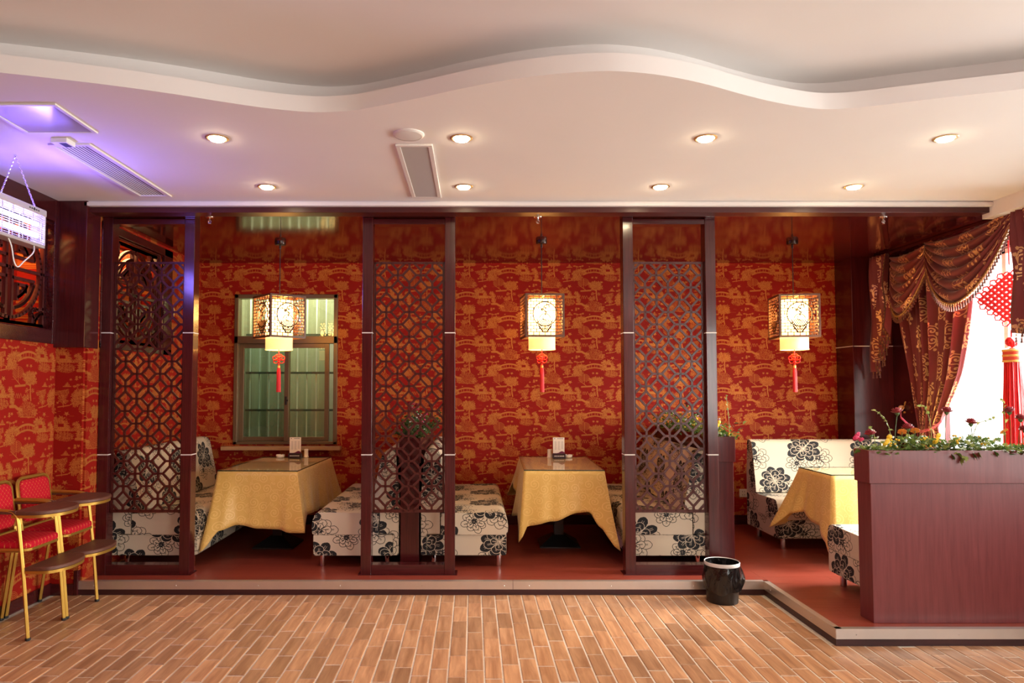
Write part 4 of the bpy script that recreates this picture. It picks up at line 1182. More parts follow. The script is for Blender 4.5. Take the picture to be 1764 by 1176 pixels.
for x in (-2.772, -2.858):
    for k in range(13): z = .032 + k * .0138; m.bar((X(x), Yc(4.012), z), (X(x), Yc(4.466), z), .0028, .0028)
    for y in (4.06, 4.155, 4.25, 4.345, 4.43): m.bar((X(x), Yc(y), .022), (X(x), Yc(y), .208), .004, .004, up=(1, 0, 0))
T(m, 'wire_grid', ALU)
m = MB(); f = lambda a, b, h: (.0355 + h, a, b)
for k in (-2, -1, 1, 2): m.prism([(.10 + k * .022 - .008, .224), (.10 + k * .022 + .008, .224), (.10 + k * .022 + .005, .232), (.10 + k * .022 - .005, .232)], 0, .0012, f)
m.prism([(.09, .228), (.10, .218), (.11, .228), (.10, .240)], 0, .0012, f); T(m, 'emblem', BLACKM)
lk = MB(); lk.tube([(.0045 * math.cos(q), 0, .010 * math.sin(q)) for q in [2 * pi * i / 10 for i in range(10)]], .0015, 5, closed=True)
top = Vector((-.028, 0, .538)); cm = MB()
for e in (Vector((.0, .165, .25)), Vector((.0, -.165, .25))):
    n = 21
    for k in range(n):
        c = e.lerp(top, (k + .5) / n); d = (top - e).normalized(); q = d.to_track_quat('Z', 'X').to_matrix() @ Matrix.Rotation(pi / 2 * (k % 2), 3, 'Z')
        cm.add([tuple(c + q @ Vector(p)) for p in lk.v], lk.f)
cm.tube([(-.028, 0, .53), (-.028, 0, .54)], .006, 6); T(cm, 'chain', CHROME)
m = MB(); m.tube(fine([(.02, .13, .0), (.035, .10, -.05), (.03, .02, -.12), (.02, -.02, -.16), (.015, -.05, -.13), (.01, -.07, -.04), (.0, -.10, .02)], 5), .0042, 7); T(m, 'cable', WHITEP, smooth=60)
area('insect_lamp_light', (-2.74, 4.245, 2.57), (0, math.radians(-90), 0), .20, .42, 9, (.22, .14, 1.0))
area('insect_lamp_light_up', (-2.80, 4.245, 2.715), (math.radians(180), 0, 0), .42, .42, 3.2, (.22, .13, 1.0))

# ------------------------------------------------------------------ high chairs
def high_chair(label, x, y):
    t = thing('high_chair', label, 'high chair', (x, y, 0), 0, 'red high chairs at the left wall')
    hw = .19; r = .0135
    for s in (-1, 1):
        yy = s * hw
        m = MB(); m.tube([(.420, yy, .012)] + fine([(.385, yy, .38), (.345, yy, .70), (.325, yy, .765), (.275, yy, .792), (.05, yy, .800)], 4), r, 4); m.build('front_leg', GOLD, t, bevel=.003)
        m = MB(); m.tube([(.005, yy * .97, .012), (.075, yy * .97, .54)], r, 4); m.build('rear_leg', GOLD, t, bevel=.003)
        for xx, q in ((.421, 1), (.004, .97)):
            m = MB(); m.lathe([(.014, 0), (.016, .003), (.016, .016)], (xx, yy * q, 0), 10); m.build('foot_cap', BLACKM, t)
        m = MB(); m.tube([(.06, yy, .55), (.36, yy, .55)], r * .9, 4); m.build('seat_rail', GOLD, t)
    m = MB()
    outline = rounded([(-.175, .60), (.175, .60), (.175, .935), (-.175, .935)], [.02, .02, .065, .065], 6)
    xb = lambda z: .095 - (z - .55) * .14
    m.tube([(xb(z), a, z) for a, z in outline], .0125, 6, closed=True); m.tube([(xb(.56), -.17, .55), (xb(.62), -.175, .63)], .0125, 6); m.tube([(xb(.56), .17, .55), (xb(.62), .175, .63)], .0125, 6)
    m.build('back_frame', GOLD, t, smooth=50)
    pad = rounded([(-.16, .635), (.16, .635), (.16, .922), (-.16, .922)], [.05, .05, .055, .055], 6)
    m = MB(); k = len(pad); L = [(-.012, .97), (.006, 1.0), (.020, .96), (.026, .80)]; c = (0, .78); v = []; f = []
    for dx, sc in L: v += [(xb(c[1] + (z - c[1]) * sc) + dx, a * sc, c[1] + (z - c[1]) * sc) for a, z in pad]
    for i in range(3): f += [(i * k + j, i * k + (j + 1) % k, (i + 1) * k + (j + 1) % k, (i + 1) * k + j) for j in range(k)]
    f += [tuple(range(k - 1, -1, -1)), tuple(3 * k + j for j in range(k))]; m.add(v, f); m.build('back_cushion', REDSEAT, t, smooth=60)
    sp = rounded([(.085, -.185), (.40, -.175), (.40, .175), (.085, .185)], [.03, .06, .06, .03], 6)
    m = MB(); k = len(sp); v = []; f = []
    for z, sc in ((.556, .97), (.566, 1.0), (.588, .985), (.600, .90)): v += [(.2425 + (a - .2425) * sc, b * sc, z) for a, b in sp]
    for i in range(3): f += [(i * k + j, i * k + (j + 1) % k, (i + 1) * k + (j + 1) % k, (i + 1) * k + j) for j in range(k)]
    f += [tuple(range(k - 1, -1, -1)), tuple(3 * k + j for j in range(k))]; m.add(v, f); m.build('seat_cushion', REDSEATX, t, smooth=60)
    m = MB(); m.prism(sp, .538, .556); m.build('seat_frame', GOLD, t, bevel=.003)
    def moon(x0, x1, w, z, nm, n=18):
        P = [(x0, -w)] + [(x0 + .10 + (x1 - x0 - .10) * math.cos(a) ** .85, w * math.sin(a)) for a in [lerp(-pi / 2, pi / 2, i / n) for i in range(n + 1)]] + [(x0, w)]
        m = MB(); m.prism(P, z, z + .024); m.build(nm, TRAYW, t, bevel=.006, smooth=40)
        P2 = [(x0 + (a - x0) * .985, b * .985) for a, b in P]
        m = MB(); m.prism(P2, z - .018, z); m.build(nm + '_rim', GOLD, t, smooth=40)
    moon(.30, .575, .200, .768, 'tray'); moon(.395, .610, .200, .425, 'footrest')
    for s in (-1, 1):
        m = MB(); m.bar((.06, s * .195, .785), (.33, s * .195, .785), .012, .022); m.build('arm', TRAYW, t, bevel=.003)
    return t
h1 = high_chair('red and gold high chair at the left wall, cut off by the picture edge', -3.178, 4.575)
dup(h1, (-3.178, 4.99, 0), 0, 'red and gold high chair at the left wall, standing nearer the lattice screen')

# ------------------------------------------------------------------ waste bin
t = thing('waste_bin', 'black waste bin with a white rim and black bag, at the platform edge', 'waste bin', (1.83, 5.185, 0))
BAG = plain('black_bag_film', (.008, .007, .007), .13)
def crinkle(mt, scale, st):
    nt = mt.node_tree; b = nt.nodes['Principled BSDF']; tc = nt.nodes.new('ShaderNodeTexCoord'); n = nt.nodes.new('ShaderNodeTexNoise')
    mp = nt.nodes.new('ShaderNodeMapping'); mp.inputs['Scale'].default_value = (1.6, 1.6, .7); nt.links.new(tc.outputs['Object'], mp.inputs[0])
    n.inputs['Scale'].default_value = scale; n.inputs['Detail'].default_value = 3; n.inputs['Distortion'].default_value = 1.6
    nt.links.new(mp.outputs[0], n.inputs['Vector']); bp = nt.nodes.new('ShaderNodeBump'); bp.inputs['Strength'].default_value = st; bp.inputs['Distance'].default_value = .02
    nt.links.new(n.outputs['Fac'], bp.inputs['Height']); nt.links.new(bp.outputs[0], b.inputs['Normal'])
crinkle(BAG, 9, .45)
m = MB(); m.lathe([(.010, .004), (.108, .0), (.111, .004), (.122, .285), (.119, .285), (.107, .008), (.01, .008)], (0, 0, 0), 40, caps=False); m.build('body', plain('black_plastic', (.012, .010, .010), .38), t, smooth=40)
m = MB(); m.lathe([(.1195, .262), (.1235, .262), (.1265, .288), (.1235, .292), (.1185, .288)], (0, 0, 0), 48, caps=False); m.build('rim', plain('rim_grey_white', (.60, .58, .57), .4), t, smooth=50)
n = 64; P = []; rr = random.Random(5); ph = [rr.uniform(0, 6.28) for _ in range(8)]
for j in range(17):
    v = j / 16; row = []
    for i in range(n + 1):
        a = 2 * pi * i / n
        wr = .5 * math.sin(5 * a + ph[0] + 3 * v) + .35 * math.sin(9 * a + ph[1] - 5 * v) + .3 * math.sin(15 * a + ph[2] + 7 * v) + .2 * math.sin(23 * a + ph[3])
        bul = .026 * math.exp(-((a - 6.2) / .22) ** 2) + .026 * math.exp(-((a + .08) / .22) ** 2)
        r = .1225 + (.005 + .0085 * wr) * math.sin(pi * min(v * 1.05, 1)) + .004 * v + bul * math.sin(pi * v) * 1.3 + .002
        row.append((r * math.cos(a), r * math.sin(a), .266 - .180 * v + .010 * v * math.sin(3 * a + ph[4]) + .006 * v * math.sin(7 * a + ph[5])))
    P.append(row)
m = MB(); m.grid(P[::-1], [[(0, 0)] * (n + 1)] * 17)
Q = []
for j in range(6):
    v = j / 5; Q.append([((.1185 - .006 * v + .003 * math.sin(7 * 2 * pi * i / n + ph[6]) * v) * math.cos(2 * pi * i / n), (.1185 - .006 * v + .003 * math.sin(7 * 2 * pi * i / n + ph[6]) * v) * math.sin(2 * pi * i / n), .288 - .15 * v) for i in range(n + 1)])
m.grid(Q, [[(0, 0)] * (n + 1)] * 6); m.build('bin_liner', BAG, t, smooth=70)

# ------------------------------------------------------------------ curtains at the right window
def fringe(m, pts, step=.030, s=1.0):
    """bead and tassel trim hanging from a line"""
    acc = 0; P = [Vector(p) for p in pts]
    for i in range(len(P) - 1):
        L = (P[i + 1] - P[i]).length; u = -acc
        while u + step <= L:
            u += step; c = P[i].lerp(P[i + 1], u / L)
            m.cur = 0; m.ball((c.x, c.y, c.z - .012 * s), .0065 * s, 6, 4); m.ball((c.x, c.y, c.z - .026 * s), .0045 * s, 6, 3)
            m.cur = 1; m.lathe([(.002 * s, -.030 * s), (.008 * s, -.036 * s), (.006 * s, -.044 * s), (.010 * s, -.068 * s)], c, 6)
        acc = (L - u) if u >= 0 else acc + L
        acc = max(0, acc) % step
    return m
VAL = thing('curtain_valance', 'burgundy damask valance with beaded swags at the top of the right window', 'valance', (4.10, 6.0, 2.9))
def swag(A, Bp, x0, sag0, sag1, gA, gB, nf, skew=0.0):
    """A, B = (y, z) of the gathered ends; cloth hangs in curves between them"""
    nu, nv = 44, 72; P = []; U = []
    for j in range(nv + 1):
        v = j / nv; row = []; ur = []
        for i in range(nu + 1):
            u = i / nu; us = u + skew * v * math.sin(pi * u) * .35
            y = lerp(A[0], Bp[0], u); par = 4 * us * (1 - us) if 0 < us < 1 else 0
            sh = par ** .85
            zt = lerp(A[1] - v * gA, Bp[1] - v * gB, u)
            z = zt - lerp(sag0, sag1, v) * sh
            fold = math.sin(2 * pi * nf * v)
            bx = .03 + .10 * math.sin(pi * u) ** .7 * (v ** .7) + .032 * fold * (.35 + .65 * math.sin(pi * u)) 
            z += .012 * math.sin(2 * pi * nf * v + 1.3) * math.sin(pi * u)
            row.append((x0 - bx, y, z)); ur.append((u * abs(Bp[0] - A[0]) * 1.25, v * .95))
        P.append(row); U.append(ur)
    return P, U
def add_swag(*a, **k):
    P, U = swag(*a, **k); m = MB(); m.grid(P, U); m.hasuv = True
    o = m.build('swag', DAMASK, VAL, world=True, smooth=80, solid=.003)
    hem = [(p[0] - .004, p[1], p[2]) for p in P[-1]]
    m = MB(); m.tube(hem, .007, 6); m.build('braid', BEAD, o, world=False).location = tuple(-Vector(VAL.location)) 
    m = MB(); fringe(m, hem); f = stuff(m.build('bead_fringe', [BEAD, TASSELM], o)); f.location = tuple(-Vector(VAL.location))
    return o
def jabot(y0, y1, ztop, zlong, zshort, x0, n=4, flip=False):
    nu, nv = n * 8, 24; P = []; U = []
    for j in range(nv + 1):
        v = j / nv; row = []; ur = []
        for i in range(nu + 1):
            u = i / nu; tri = abs((u * n) % 1 - .5) * 2; zb = lerp(zlong, zshort, u) + .05 * (tri - .5)
            y = lerp(y0, y1, u) + (tri - .5) * .05 * (v + .2)
            row.append((x0 - .05 * tri - .012 * math.sin(9 * v + 5 * u), y, lerp(ztop, zb, v))); ur.append((u * abs(y1 - y0) * 2.1, v * (ztop - zb)))
        P.append(row); U.append(ur)
    m = MB(); m.grid(P, U); o = m.build('tail', DAMASK, VAL, world=True, smooth=50, solid=.003)
    hem = P[-1] + [r[-1] for r in P[::-1]]
    m = MB(); fringe(m, [(p[0] - .005, p[1], p[2]) for p in hem], .034); f = stuff(m.build('bead_fringe', [BEAD, TASSELM], o)); f.location = tuple(-Vector(VAL.location))
    return o
add_swag((6.86, 2.86), (6.235, 2.90), 4.17, .05, .42, .30, .14, 6)
add_swag((6.27, 2.88), (5.22, 2.93), 4.13, .06, .56, .12, .06, 6)
jabot(7.13, 6.88, 2.90, 1.70, 2.15, 4.14); jabot(5.19, 4.95, 2.90, 1.95, 2.2, 4.10)
m = MB(); m.box(4.15, 4.20, 4.6, 7.16, 2.895, 2.92); m.build('pelmet_board', WOODY, VAL, world=True)

DR = thing('curtain', 'burgundy and gold damask curtain drawn aside at the right window', 'curtain', (4.22, 6.5, .15))
def drape_edges(z):
    if z > 1.2:
        t = (z - 1.2) / (2.87 - 1.2); a = lerp(6.625, 7.02, t ** .9)
        b = float(np.interp(z, [1.2, 1.35, 1.55, 1.70, 2.0, 2.29, 2.87], [6.36, 6.26, 6.125, 6.04, 5.94, 5.87, 5.80]))
    else:
        t = (1.2 - z) / 1.05; a = lerp(6.625, 6.72, t ** .6); b = lerp(6.36, 6.24, t ** .6)
    return a, b
nu, nv, npl = 144, 46, 9; P = []; U = []
for j in range(nv + 1):
    z = lerp(2.87, .13, j / nv); a, b = drape_edges(z); row = []; ur = []
    for i in range(nu + 1):
        u = i / nu; ph_ = u * npl * 2 * pi + .5 * math.sin(z * 2.1 + u * 5)
        amp = lerp(.030, .052, sstep((z - 1.1) / 1.2)) * (.8 + .35 * math.sin(u * 17))
        row.append((4.245 + amp * math.sin(ph_) - .03 * math.sin(pi * u), lerp(a, b, u) + .012 * math.cos(ph_), z)); ur.append((u * 1.75, z))
    P.append(row); U.append(ur)
m = MB(); m.grid(P, U); m.build('drape', DAMASK, DR, world=True, smooth=80, solid=.002)
m = MB()
for k in range(2): m.tube([(4.30, 7.02, 1.345 - k * .008), (4.20, 6.86, 1.28 - k * .012), (4.165, 6.66, 1.20 - k * .014), (4.155, 6.48, 1.165 - k * .014), (4.18, 6.36, 1.20 - k * .012), (4.235, 6.31, 1.27 - k * .01)], .0045, 6)
m.build('tieback_cord', PINKCORD, DR, world=True, smooth=60)
t = thing('tieback_hook', 'gold tieback hook with a pale knob, on the wall left of the curtain', 'curtain hook', (4.33, 7.06, 1.363))
m = MB(); m.ball((0, 0, 0), .026, 14, 9); m.build('knob', plain('pale_gold_knob', (.72, .50, .25), .3), t, smooth=60)
m = MB(); m.tube([(.03, 0, 0), (0, 0, 0)], .008, 8); m.build('stem', GOLD, t)
m = MB(); m.tube([(-.01, -.03, -.01), (-.005, -.065, .03), (.01, -.055, .06), (.01, -.035, .04)], .006, 6); m.ball((-.005, -.06, -.045), .012, 6, 4); m.build('loop', GOLD, t, smooth=50)

# ------------------------------------------------------------------ large red knot with tassel
t = thing('knot_ornament', 'big red woven knot ornament with a long tassel, hanging in the right window', 'ornament', (4.20, 5.42, 2.265), math.radians(-38))
m = MB(); S = .185; n = 9; ca, sa = math.cos(math.radians(45)), math.sin(math.radians(45))
def rot45(a, b): return (ca * a - sa * b, sa * a + ca * b)
q = S * .72
for k in range(n):
    u = lerp(-q, q, k / (n - 1))
    for fam in (0, 1):
        pts = []
        for i in range(2 * n + 1):
            w = lerp(-q * 1.08, q * 1.08, i / (2 * n)); d = .0065 * math.sin(i * pi / 2 + k * pi + fam * pi)
            a, b = (u, w) if fam else (w, u)
            x, z = rot45(a, b); pts.append((x, d, z))
        m.tube(pts, .012, 6)
for k in range(n - 1):
    for side in (0, 1, 2, 3):
        u0 = lerp(-q, q, k / (n - 1)); u1 = lerp(-q, q, (k + 1) / (n - 1)); um = (u0 + u1) / 2; e = q * 1.06; L = .045 if k % 2 == 0 else .02
        P = [(u0, e), (u0 - .004, e + L * .7), (um, e + L), (u1 + .004, e + L * .7), (u1, e)]
        R4 = [lambda a, b: (a, b), lambda a, b: (b, -a), lambda a, b: (-a, -b), lambda a, b: (-b, a)][side]
        m.tube([(rot45(*R4(*p))[0], 0, rot45(*R4(*p))[1]) for p in P], .0062, 6)
m.build('woven_knot', REDCORD, t, smooth=60)
m = MB(); m.tube([(0, 0, .26), (0, 0, .66)], .006, 6); m.tube([(0, 0, -.25), (0, 0, -.42)], .008, 6); m.build('cord', REDCORD, t)
m = MB(); c0 = Vector((0, 0, -.345))
for k in range(5):
    ax = Euler((k * .7, k * 1.25, k * .5)).to_matrix()
    m.tube([tuple(c0 + ax @ Vector((.034 * math.cos(a), .034 * math.sin(a), .006 * math.sin(3 * a)))) for a in [2 * pi * i / 18 for i in range(18)]], .010, 6, closed=True)
m.ball(tuple(c0), .032, 10, 6); m.build('round_knot', [REDCORD], t, smooth=60)
m = MB(); m.lathe([(.060, -.50), (.064, -.495), (.062, -.405), (.03, -.39)], (0, 0, 0), 20); m.build('tassel_cap', plain('red_gold_band', (.62, .06, .03), .4), t, smooth=40)
m = MB()
for z in (-.495, -.452, -.412): m.lathe([(.064, z - .008), (.0665, z - .006), (.0665, z + .006), (.064, z + .008)], (0, 0, 0), 20, caps=False)
m.build('gold_band', GOLDCORD, t, smooth=40)
m = MB(); rr = random.Random(8)
for k in range(150):
    a = rr.uniform(0, 2 * pi); r = .056 * math.sqrt(rr.uniform(.1, 1)); x, y = r * math.cos(a), r * math.sin(a); sp = rr.uniform(1.0, 1.35)
    m.tube([(x, y, -.50), (x * sp, y * sp, -.80), (x * sp * 1.05 + rr.uniform(-.006, .006), y * sp * 1.05, -1.14 - rr.uniform(0, .03))], .0035, 4)
stuff(m.build('tassel_threads', REDCORD, t))
# ------------------------------------------------------------------ flowers and ivy in the planters
def leafy(name, c1, c2, c3):
    m, nt, b = newmat(name); N = nt.nodes.new
    g = N('ShaderNodeNewGeometry'); cr = N('ShaderNodeValToRGB'); e = cr.color_ramp.elements
    e[0].color = (*c1, 1); e[1].color = (*c3, 1); k = e.new(.55); k.color = (*c2, 1)
    nt.links.new(g.outputs['Random Per Island'], cr.inputs['Fac']); nt.links.new(cr.outputs['Color'], b.inputs['Base Color'])
    setp(b, rough=.5)
    # leaves let some light through
    tr = N('ShaderNodeBsdfTranslucent'); nt.links.new(cr.outputs['Color'], tr.inputs[0]); mx = N('ShaderNodeMixShader'); mx.inputs[0].default_value = .28
    nt.links.new(b.outputs[0], mx.inputs[1]); nt.links.new(tr.outputs[0], mx.inputs[2]); nt.links.new(mx.outputs[0], nt.nodes['Material Output'].inputs[0])
    return m
IVY = leafy('ivy_leaf', (.035, .075, .014), (.10, .16, .028), (.22, .24, .05))
IVYD = leafy('ivy_leaf_dark', (.02, .05, .012), (.06, .10, .025), (.13, .16, .05))
SPRIG = leafy('pale_sprig', (.22, .28, .06), (.32, .36, .10), (.42, .42, .14))
STEMG = plain('green_stem', (.07, .12, .03), .5)
ROSE = plain('dark_red_silk', (.24, .010, .018), .6, .25, 30); PINK = plain('pink_silk', (.66, .04, .13), .6); YEL = plain('yellow_silk', (.80, .50, .02), .55); ORG = plain('orange_silk', (.75, .24, .03), .55); WHT = plain('white_petal', (.8, .78, .72), .6); LIL = plain('lilac_petal', (.45, .33, .50), .6)
LOBES = [(0, 0), (.30, -.12), (.52, .18), (.30, .30), (.34, .62), (.12, .55), (0, 1.0), (-.12, .55), (-.34, .62), (-.30, .30), (-.52, .18), (-.30, -.12)]
def leaf(m, c, size, rnd, up=.5, droop=False):
    az = rnd.uniform(0, 2 * pi); el = rnd.uniform(-.5, 1.1) if not droop else rnd.uniform(-1.4, -.8); ro = rnd.uniform(-.8, .8)
    M = Euler((el, ro, az)).to_matrix(); vs = [(0, .35 * size, .02 * size)]
    for a, b in LOBES: vs.append((a * size, b * size, -.10 * size * abs(a) * 2 + .05 * size * math.sin(b * 3)))
    vs = [tuple(Vector(c) + M @ Vector(v)) for v in vs]; n = len(LOBES)
    m.add(vs, [(0, 1 + i, 1 + (i + 1) % n) for i in range(n)])
def petals(m, c, n, r, w, lift, rnd, tilt=(0, 0), cup=.3, a0=0):
    T = Euler((tilt[0], tilt[1], 0)).to_matrix()
    for k in range(n):
        a = a0 + 2 * pi * k / n + rnd.uniform(-.12, .12); ca, sa = math.cos(a), math.sin(a); rows = []
        for t, ww in ((.05, .25), (.45, .95), (.8, 1.0), (1.0, .55)):
            d = r * t; z = lift * t + cup * r * t * t
            rows.append([(ca * d - sa * w * ww * s, sa * d + ca * w * ww * s, z + abs(s) * .12 * r * t) for s in (-1, 0, 1)])
        v = [tuple(Vector(c) + T @ Vector(p)) for row in rows for p in row]
        m.add(v, [(i * 3 + j, i * 3 + j + 1, i * 3 + j + 4, i * 3 + j + 3) for i in range(3) for j in range(2)])
def flower(name, label, cat, c, foot, kind, rnd, group):
    """one artificial flower: bloom on its own wire stem, foot in the planter bed"""
    t = thing(name, label, cat, foot, 0, group); d = Vector(c) - Vector(foot)
    m = MB()
    tl = (rnd.uniform(-.35, .15), rnd.uniform(-.3, .3))
    if kind == 'rose':
        s = .034
        petals(m, d, 6, s, s * .52, .010, rnd, tl, .10); petals(m, d, 5, s * .75, s * .45, .016, rnd, tl, .45, .5); petals(m, d, 4, s * .5, s * .34, .02, rnd, tl, .9, 1.1); m.ball(tuple(d + Vector((0, 0, .014))), s * .3, 7, 4)
        m.build('bloom', ROSE, t, smooth=50, solid=.0015)
        m = MB(); m.lathe([(.003, -.018), (.013, -.006), (.014, .003)], tuple(d), 8); m.build('calyx', STEMG, t)
    elif kind == 'pink':
        for dz, dx in ((0, 0), (.02, .012), (-.012, .018)): petals(m, d + Vector((dx, 0, dz)), 5, .022, .012, .006, rnd, (rnd.uniform(-1, .2), rnd.uniform(-.6, .6)), .4)
        m.build('bloom', PINK, t, solid=.001)
    elif kind == 'daisy':
        for dx, dz in ((0, 0), (.012, .026), (-.012, -.016)): petals(m, d + Vector((dx, -.004, dz)), 6, .017, .008, .002, rnd, (-1.2 + rnd.uniform(-.2, .3), rnd.uniform(-.4, .4)), .15)
        m.build('bloom', YEL, t, solid=.001)
    elif kind == 'orange':
        petals(m, d, 6, .026, .011, .006, rnd, (-.7, rnd.uniform(-.5, .5)), -.25); m.build('bloom', ORG, t, solid=.001)
    elif kind == 'button':
        for k in range(7): m.ball(tuple(d + Vector((rnd.uniform(-.035, .035), rnd.uniform(-.02, .02), rnd.uniform(-.032, .028)))), .0066, 7, 5)
        m.build('bloom', YEL, t, smooth=60)
    m = MB(); mid = d * .5 + Vector((rnd.uniform(-.015, .015), rnd.uniform(-.01, .01), 0)); m.tube(fine([(0, 0, 0), tuple(mid), tuple(d)], 3), .0022, 5); m.build('stem', STEMG, t)
    return t
def sprig(label, pts, rnd, group, n=9):
    P = fine(pts, 5); t = thing('trailing_sprig', label, 'sprig', pts[0], 0, group); o = Vector(pts[0])
    m = MB(); m.tube([tuple(Vector(p) - o) for p in P], .0018, 5); m.build('stem', SPRIG, t)
    m = MB()
    for k in range(n): c = Vector(P[int((k + 1) / n * (len(P) - 1))]) - o; leaf(m, tuple(c), rnd.uniform(.018, .030), rnd)
    stuff(m.build('leaves', SPRIG, t)); return t
def ivy(label, x0, x1, y0, y1, z, n, h, seed, mat, spill=0.0, group='ivy beds in the planters', tiny=()):
    rnd = random.Random(seed); o = MB()
    t = thing('ivy_bed', label, 'ivy', ((x0 + x1) / 2, (y0 + y1) / 2, z - .05), 0, group)
    long_x = (x1 - x0) > (y1 - y0)
    for k in range(n):
        u = rnd.random(); v = rnd.gauss(.5, .33)
        clump = .62 + .38 * math.sin(u * 19 + seed) * math.sin(u * 7.3 + 1)
        zz = z - .025 + h * clump * rnd.random() ** .8
        x, y = (lerp(x0, x1, u), lerp(y0 - spill, y1 + spill, min(max(v, -.15), 1.15))) if long_x else (lerp(x0 - spill, x1 + spill, min(max(v, -.15), 1.15)), lerp(y0, y1, u))
        leaf(o, (x, y, zz), rnd.uniform(.022, .040), rnd)
    stuff(o.build('foliage', mat, t, world=True))
    for mt, cnt, nm in tiny:
        m = MB()
        for k in range(cnt):
            u, v = rnd.random(), rnd.random(); petals(m, (lerp(x0, x1, u), lerp(y0, y1, v) - .01, z + rnd.uniform(0, h * .8)), 4, .008, .004, .001, rnd, (rnd.uniform(-1.3, 0), rnd.uniform(-.5, .5)), .1)
        stuff(m.build(nm, mt, t, world=True))
    return t
rn = random.Random(31)
ZT2 = 1.17
iv = ivy('dense green ivy filling the wide right-hand planter', 2.49, 4.30, 4.41, 4.545, ZT2, 1500, .125, 4, IVY, .03, tiny=((WHT, 60, 'white_blossom'),))
m = MB(); r2 = random.Random(6)
for x, y, z in ((3.03, 4.375, 1.155), (3.05, 4.372, 1.12), (3.07, 4.37, 1.135), (3.00, 4.375, 1.14), (3.13, 4.375, 1.15), (3.165, 4.374, 1.155), (3.27, 4.375, 1.16), (2.46, 4.43, 1.20), (2.45, 4.45, 1.17)): leaf(m, (x, y, z), .048, r2, droop=True)
stuff(m.build('hanging_leaves', IVY, iv, world=True))
GR_ = 'red roses in the wide planter'
at = lambda px, py, y=4.46: ((px - 815) * y / 1200, y, 1.56 + (668 - py) * y / 1200)
roses = (((2.525, 4.44, 1.262), 'leftmost'), ((2.715, 4.47, 1.40), 'second from the left, tall and fully open'), ((2.755, 4.43, 1.30), 'third from the left, low above orange blooms'), ((3.03, 4.47, 1.405), 'standing tall before the bright window'), ((3.205, 4.50, 1.33), 'low, before the middle of the bright window'), ((3.425, 4.46, 1.405), 'tall, just left of the red tassel'), ((3.48, 4.44, 1.36), 'in front of the red tassel, upper'), ((3.49, 4.42, 1.29), 'in front of the red tassel, lower'))
for c, w in roses: flower('rose', 'dark red rose in the wide planter, ' + w, 'rose', c, (c[0] + rn.uniform(-.02, .02), 4.47, 1.11), 'rose', rn, GR_)
flower('pink_blossom', 'bright pink blossom leaning over the left end of the wide planter', 'flower', (2.45, 4.46, 1.235), (2.52, 4.46, 1.12), 'pink', rn, 'mixed blooms in the wide planter')
for c, w in (((2.607, 4.40, 1.225), 'below the leftmost roses'), ((2.925, 4.41, 1.235), 'at the left edge of the bright window')): flower('yellow_daisy', 'cluster of yellow daisies in the wide planter, ' + w, 'flower', c, (c[0], 4.46, 1.12), 'daisy', rn, 'mixed blooms in the wide planter')
for c, w in (((2.70, 4.40, 1.285), 'nearest the tall open rose'), ((2.80, 4.43, 1.29), 'under the curtain tieback'), ((3.38, 4.45, 1.285), 'near the red tassel')): flower('orange_blossom', 'orange blossom in the wide planter, ' + w, 'flower', c, (c[0], 4.46, 1.12), 'orange', rn, 'mixed blooms in the wide planter')
for c, w in (((2.645, 4.39, 1.22), 'leftmost spray'), ((2.83, 4.39, 1.225), 'spray below the tieback'), ((3.03, 4.40, 1.24), 'spray before the bright window'), ((3.22, 4.40, 1.235), 'rightmost spray')): flower('button_flowers', 'yellow button flowers in the wide planter, ' + w, 'flower', c, (c[0], 4.46, 1.12), 'button', rn, 'mixed blooms in the wide planter')
G2 = 'pale trailing sprigs in the wide planter'
sprig('pale sprig arching up at the left end of the wide planter', [(2.665, 4.46, 1.15), (2.65, 4.45, 1.30), (2.61, 4.45, 1.38), (2.545, 4.44, 1.425)], rn, G2, 11)
sprig('short dark sprig left of the leftmost rose stems in the planter', [(2.56, 4.45, 1.15), (2.545, 4.44, 1.27), (2.52, 4.43, 1.31)], rn, G2, 5)
sprig('pale sprig curling against the damask curtain', [(2.93, 4.47, 1.15), (2.925, 4.47, 1.33), (2.89, 4.46, 1.43), (2.86, 4.46, 1.45)], rn, G2, 7)
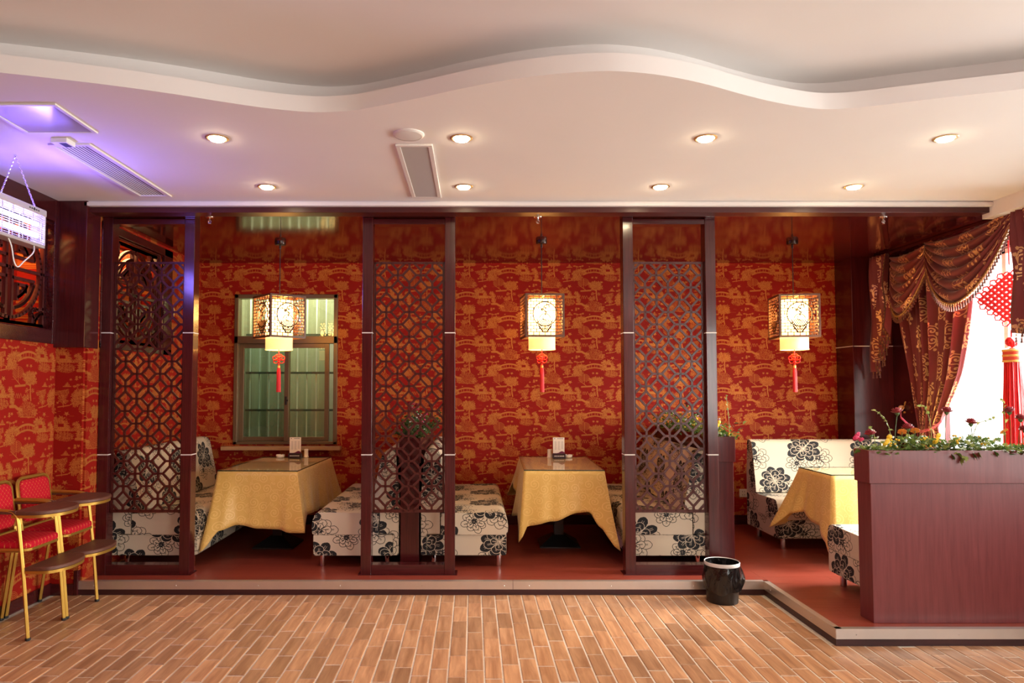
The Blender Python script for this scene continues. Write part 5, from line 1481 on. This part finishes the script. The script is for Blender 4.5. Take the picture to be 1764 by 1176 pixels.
sprig('pale sprig before the middle of the bright window', [(3.17, 4.47, 1.15), (3.22, 4.47, 1.32), (3.30, 4.46, 1.36), (3.33, 4.46, 1.375)], rn, G2, 7)
sprig('tall pale sprig left of the red tassel', [(3.40, 4.47, 1.15), (3.395, 4.46, 1.35), (3.39, 4.46, 1.46), (3.375, 4.46, 1.49)], rn, G2, 8)
# narrow planters
ivy('bushy greenery on the narrow planter behind the middle screen', -.60, -.43, 5.72, 7.45, 1.155, 900, .21, 8, IVYD, .045, tiny=((PINK, 60, 'pink_blossom'), (WHT, 40, 'white_blossom')))
ivy('bushy greenery on the narrow planter behind the screen by the waste bin', 1.96, 2.13, 5.72, 7.45, 1.165, 900, .20, 9, IVY, .045, tiny=((LIL, 90, 'lilac_blossom'), (YEL, 50, 'yellow_blossom')))
r3 = random.Random(12); WH = ('nearest', 'second', 'third', 'fourth', 'fifth', 'farthest')
for k in range(6):
    y = 5.85 + k * .27
    c = (-.515 + r3.uniform(-.09, .09), y, 1.155 + r3.uniform(.16, .25)); flower('rose', 'dark red rose behind the middle screen, %s of six along the narrow planter' % WH[k], 'rose', c, (-.515, y, 1.10), 'rose', r3, 'red roses behind the middle screen')
    c = (2.045 + r3.uniform(-.10, .06), y + .05, 1.165 + r3.uniform(.13, .24)); flower('rose', 'dark red rose behind the screen by the bin, %s of six along the narrow planter' % WH[k], 'rose', c, (2.045, y + .05, 1.11), 'rose', r3, 'red roses behind the screen by the bin')
for k, w in enumerate(('nearest', 'middle', 'farthest')):
    y = 5.80 + k * .5; c = (2.0 + r3.uniform(-.04, .04), y, 1.25); flower('yellow_daisy', 'yellow daisies on the narrow planter by the bin screen, %s clump' % w, 'flower', c, (2.03, y, 1.11), 'daisy', r3, 'yellow daisies on the narrow planter')
sprig('pale sprig rising from the narrow planter right of the bin screen', [(2.11, 5.75, 1.13), (2.10, 5.74, 1.32), (2.09, 5.74, 1.42), (2.08, 5.73, 1.50)], r3, 'sprigs on the narrow planter', 9)
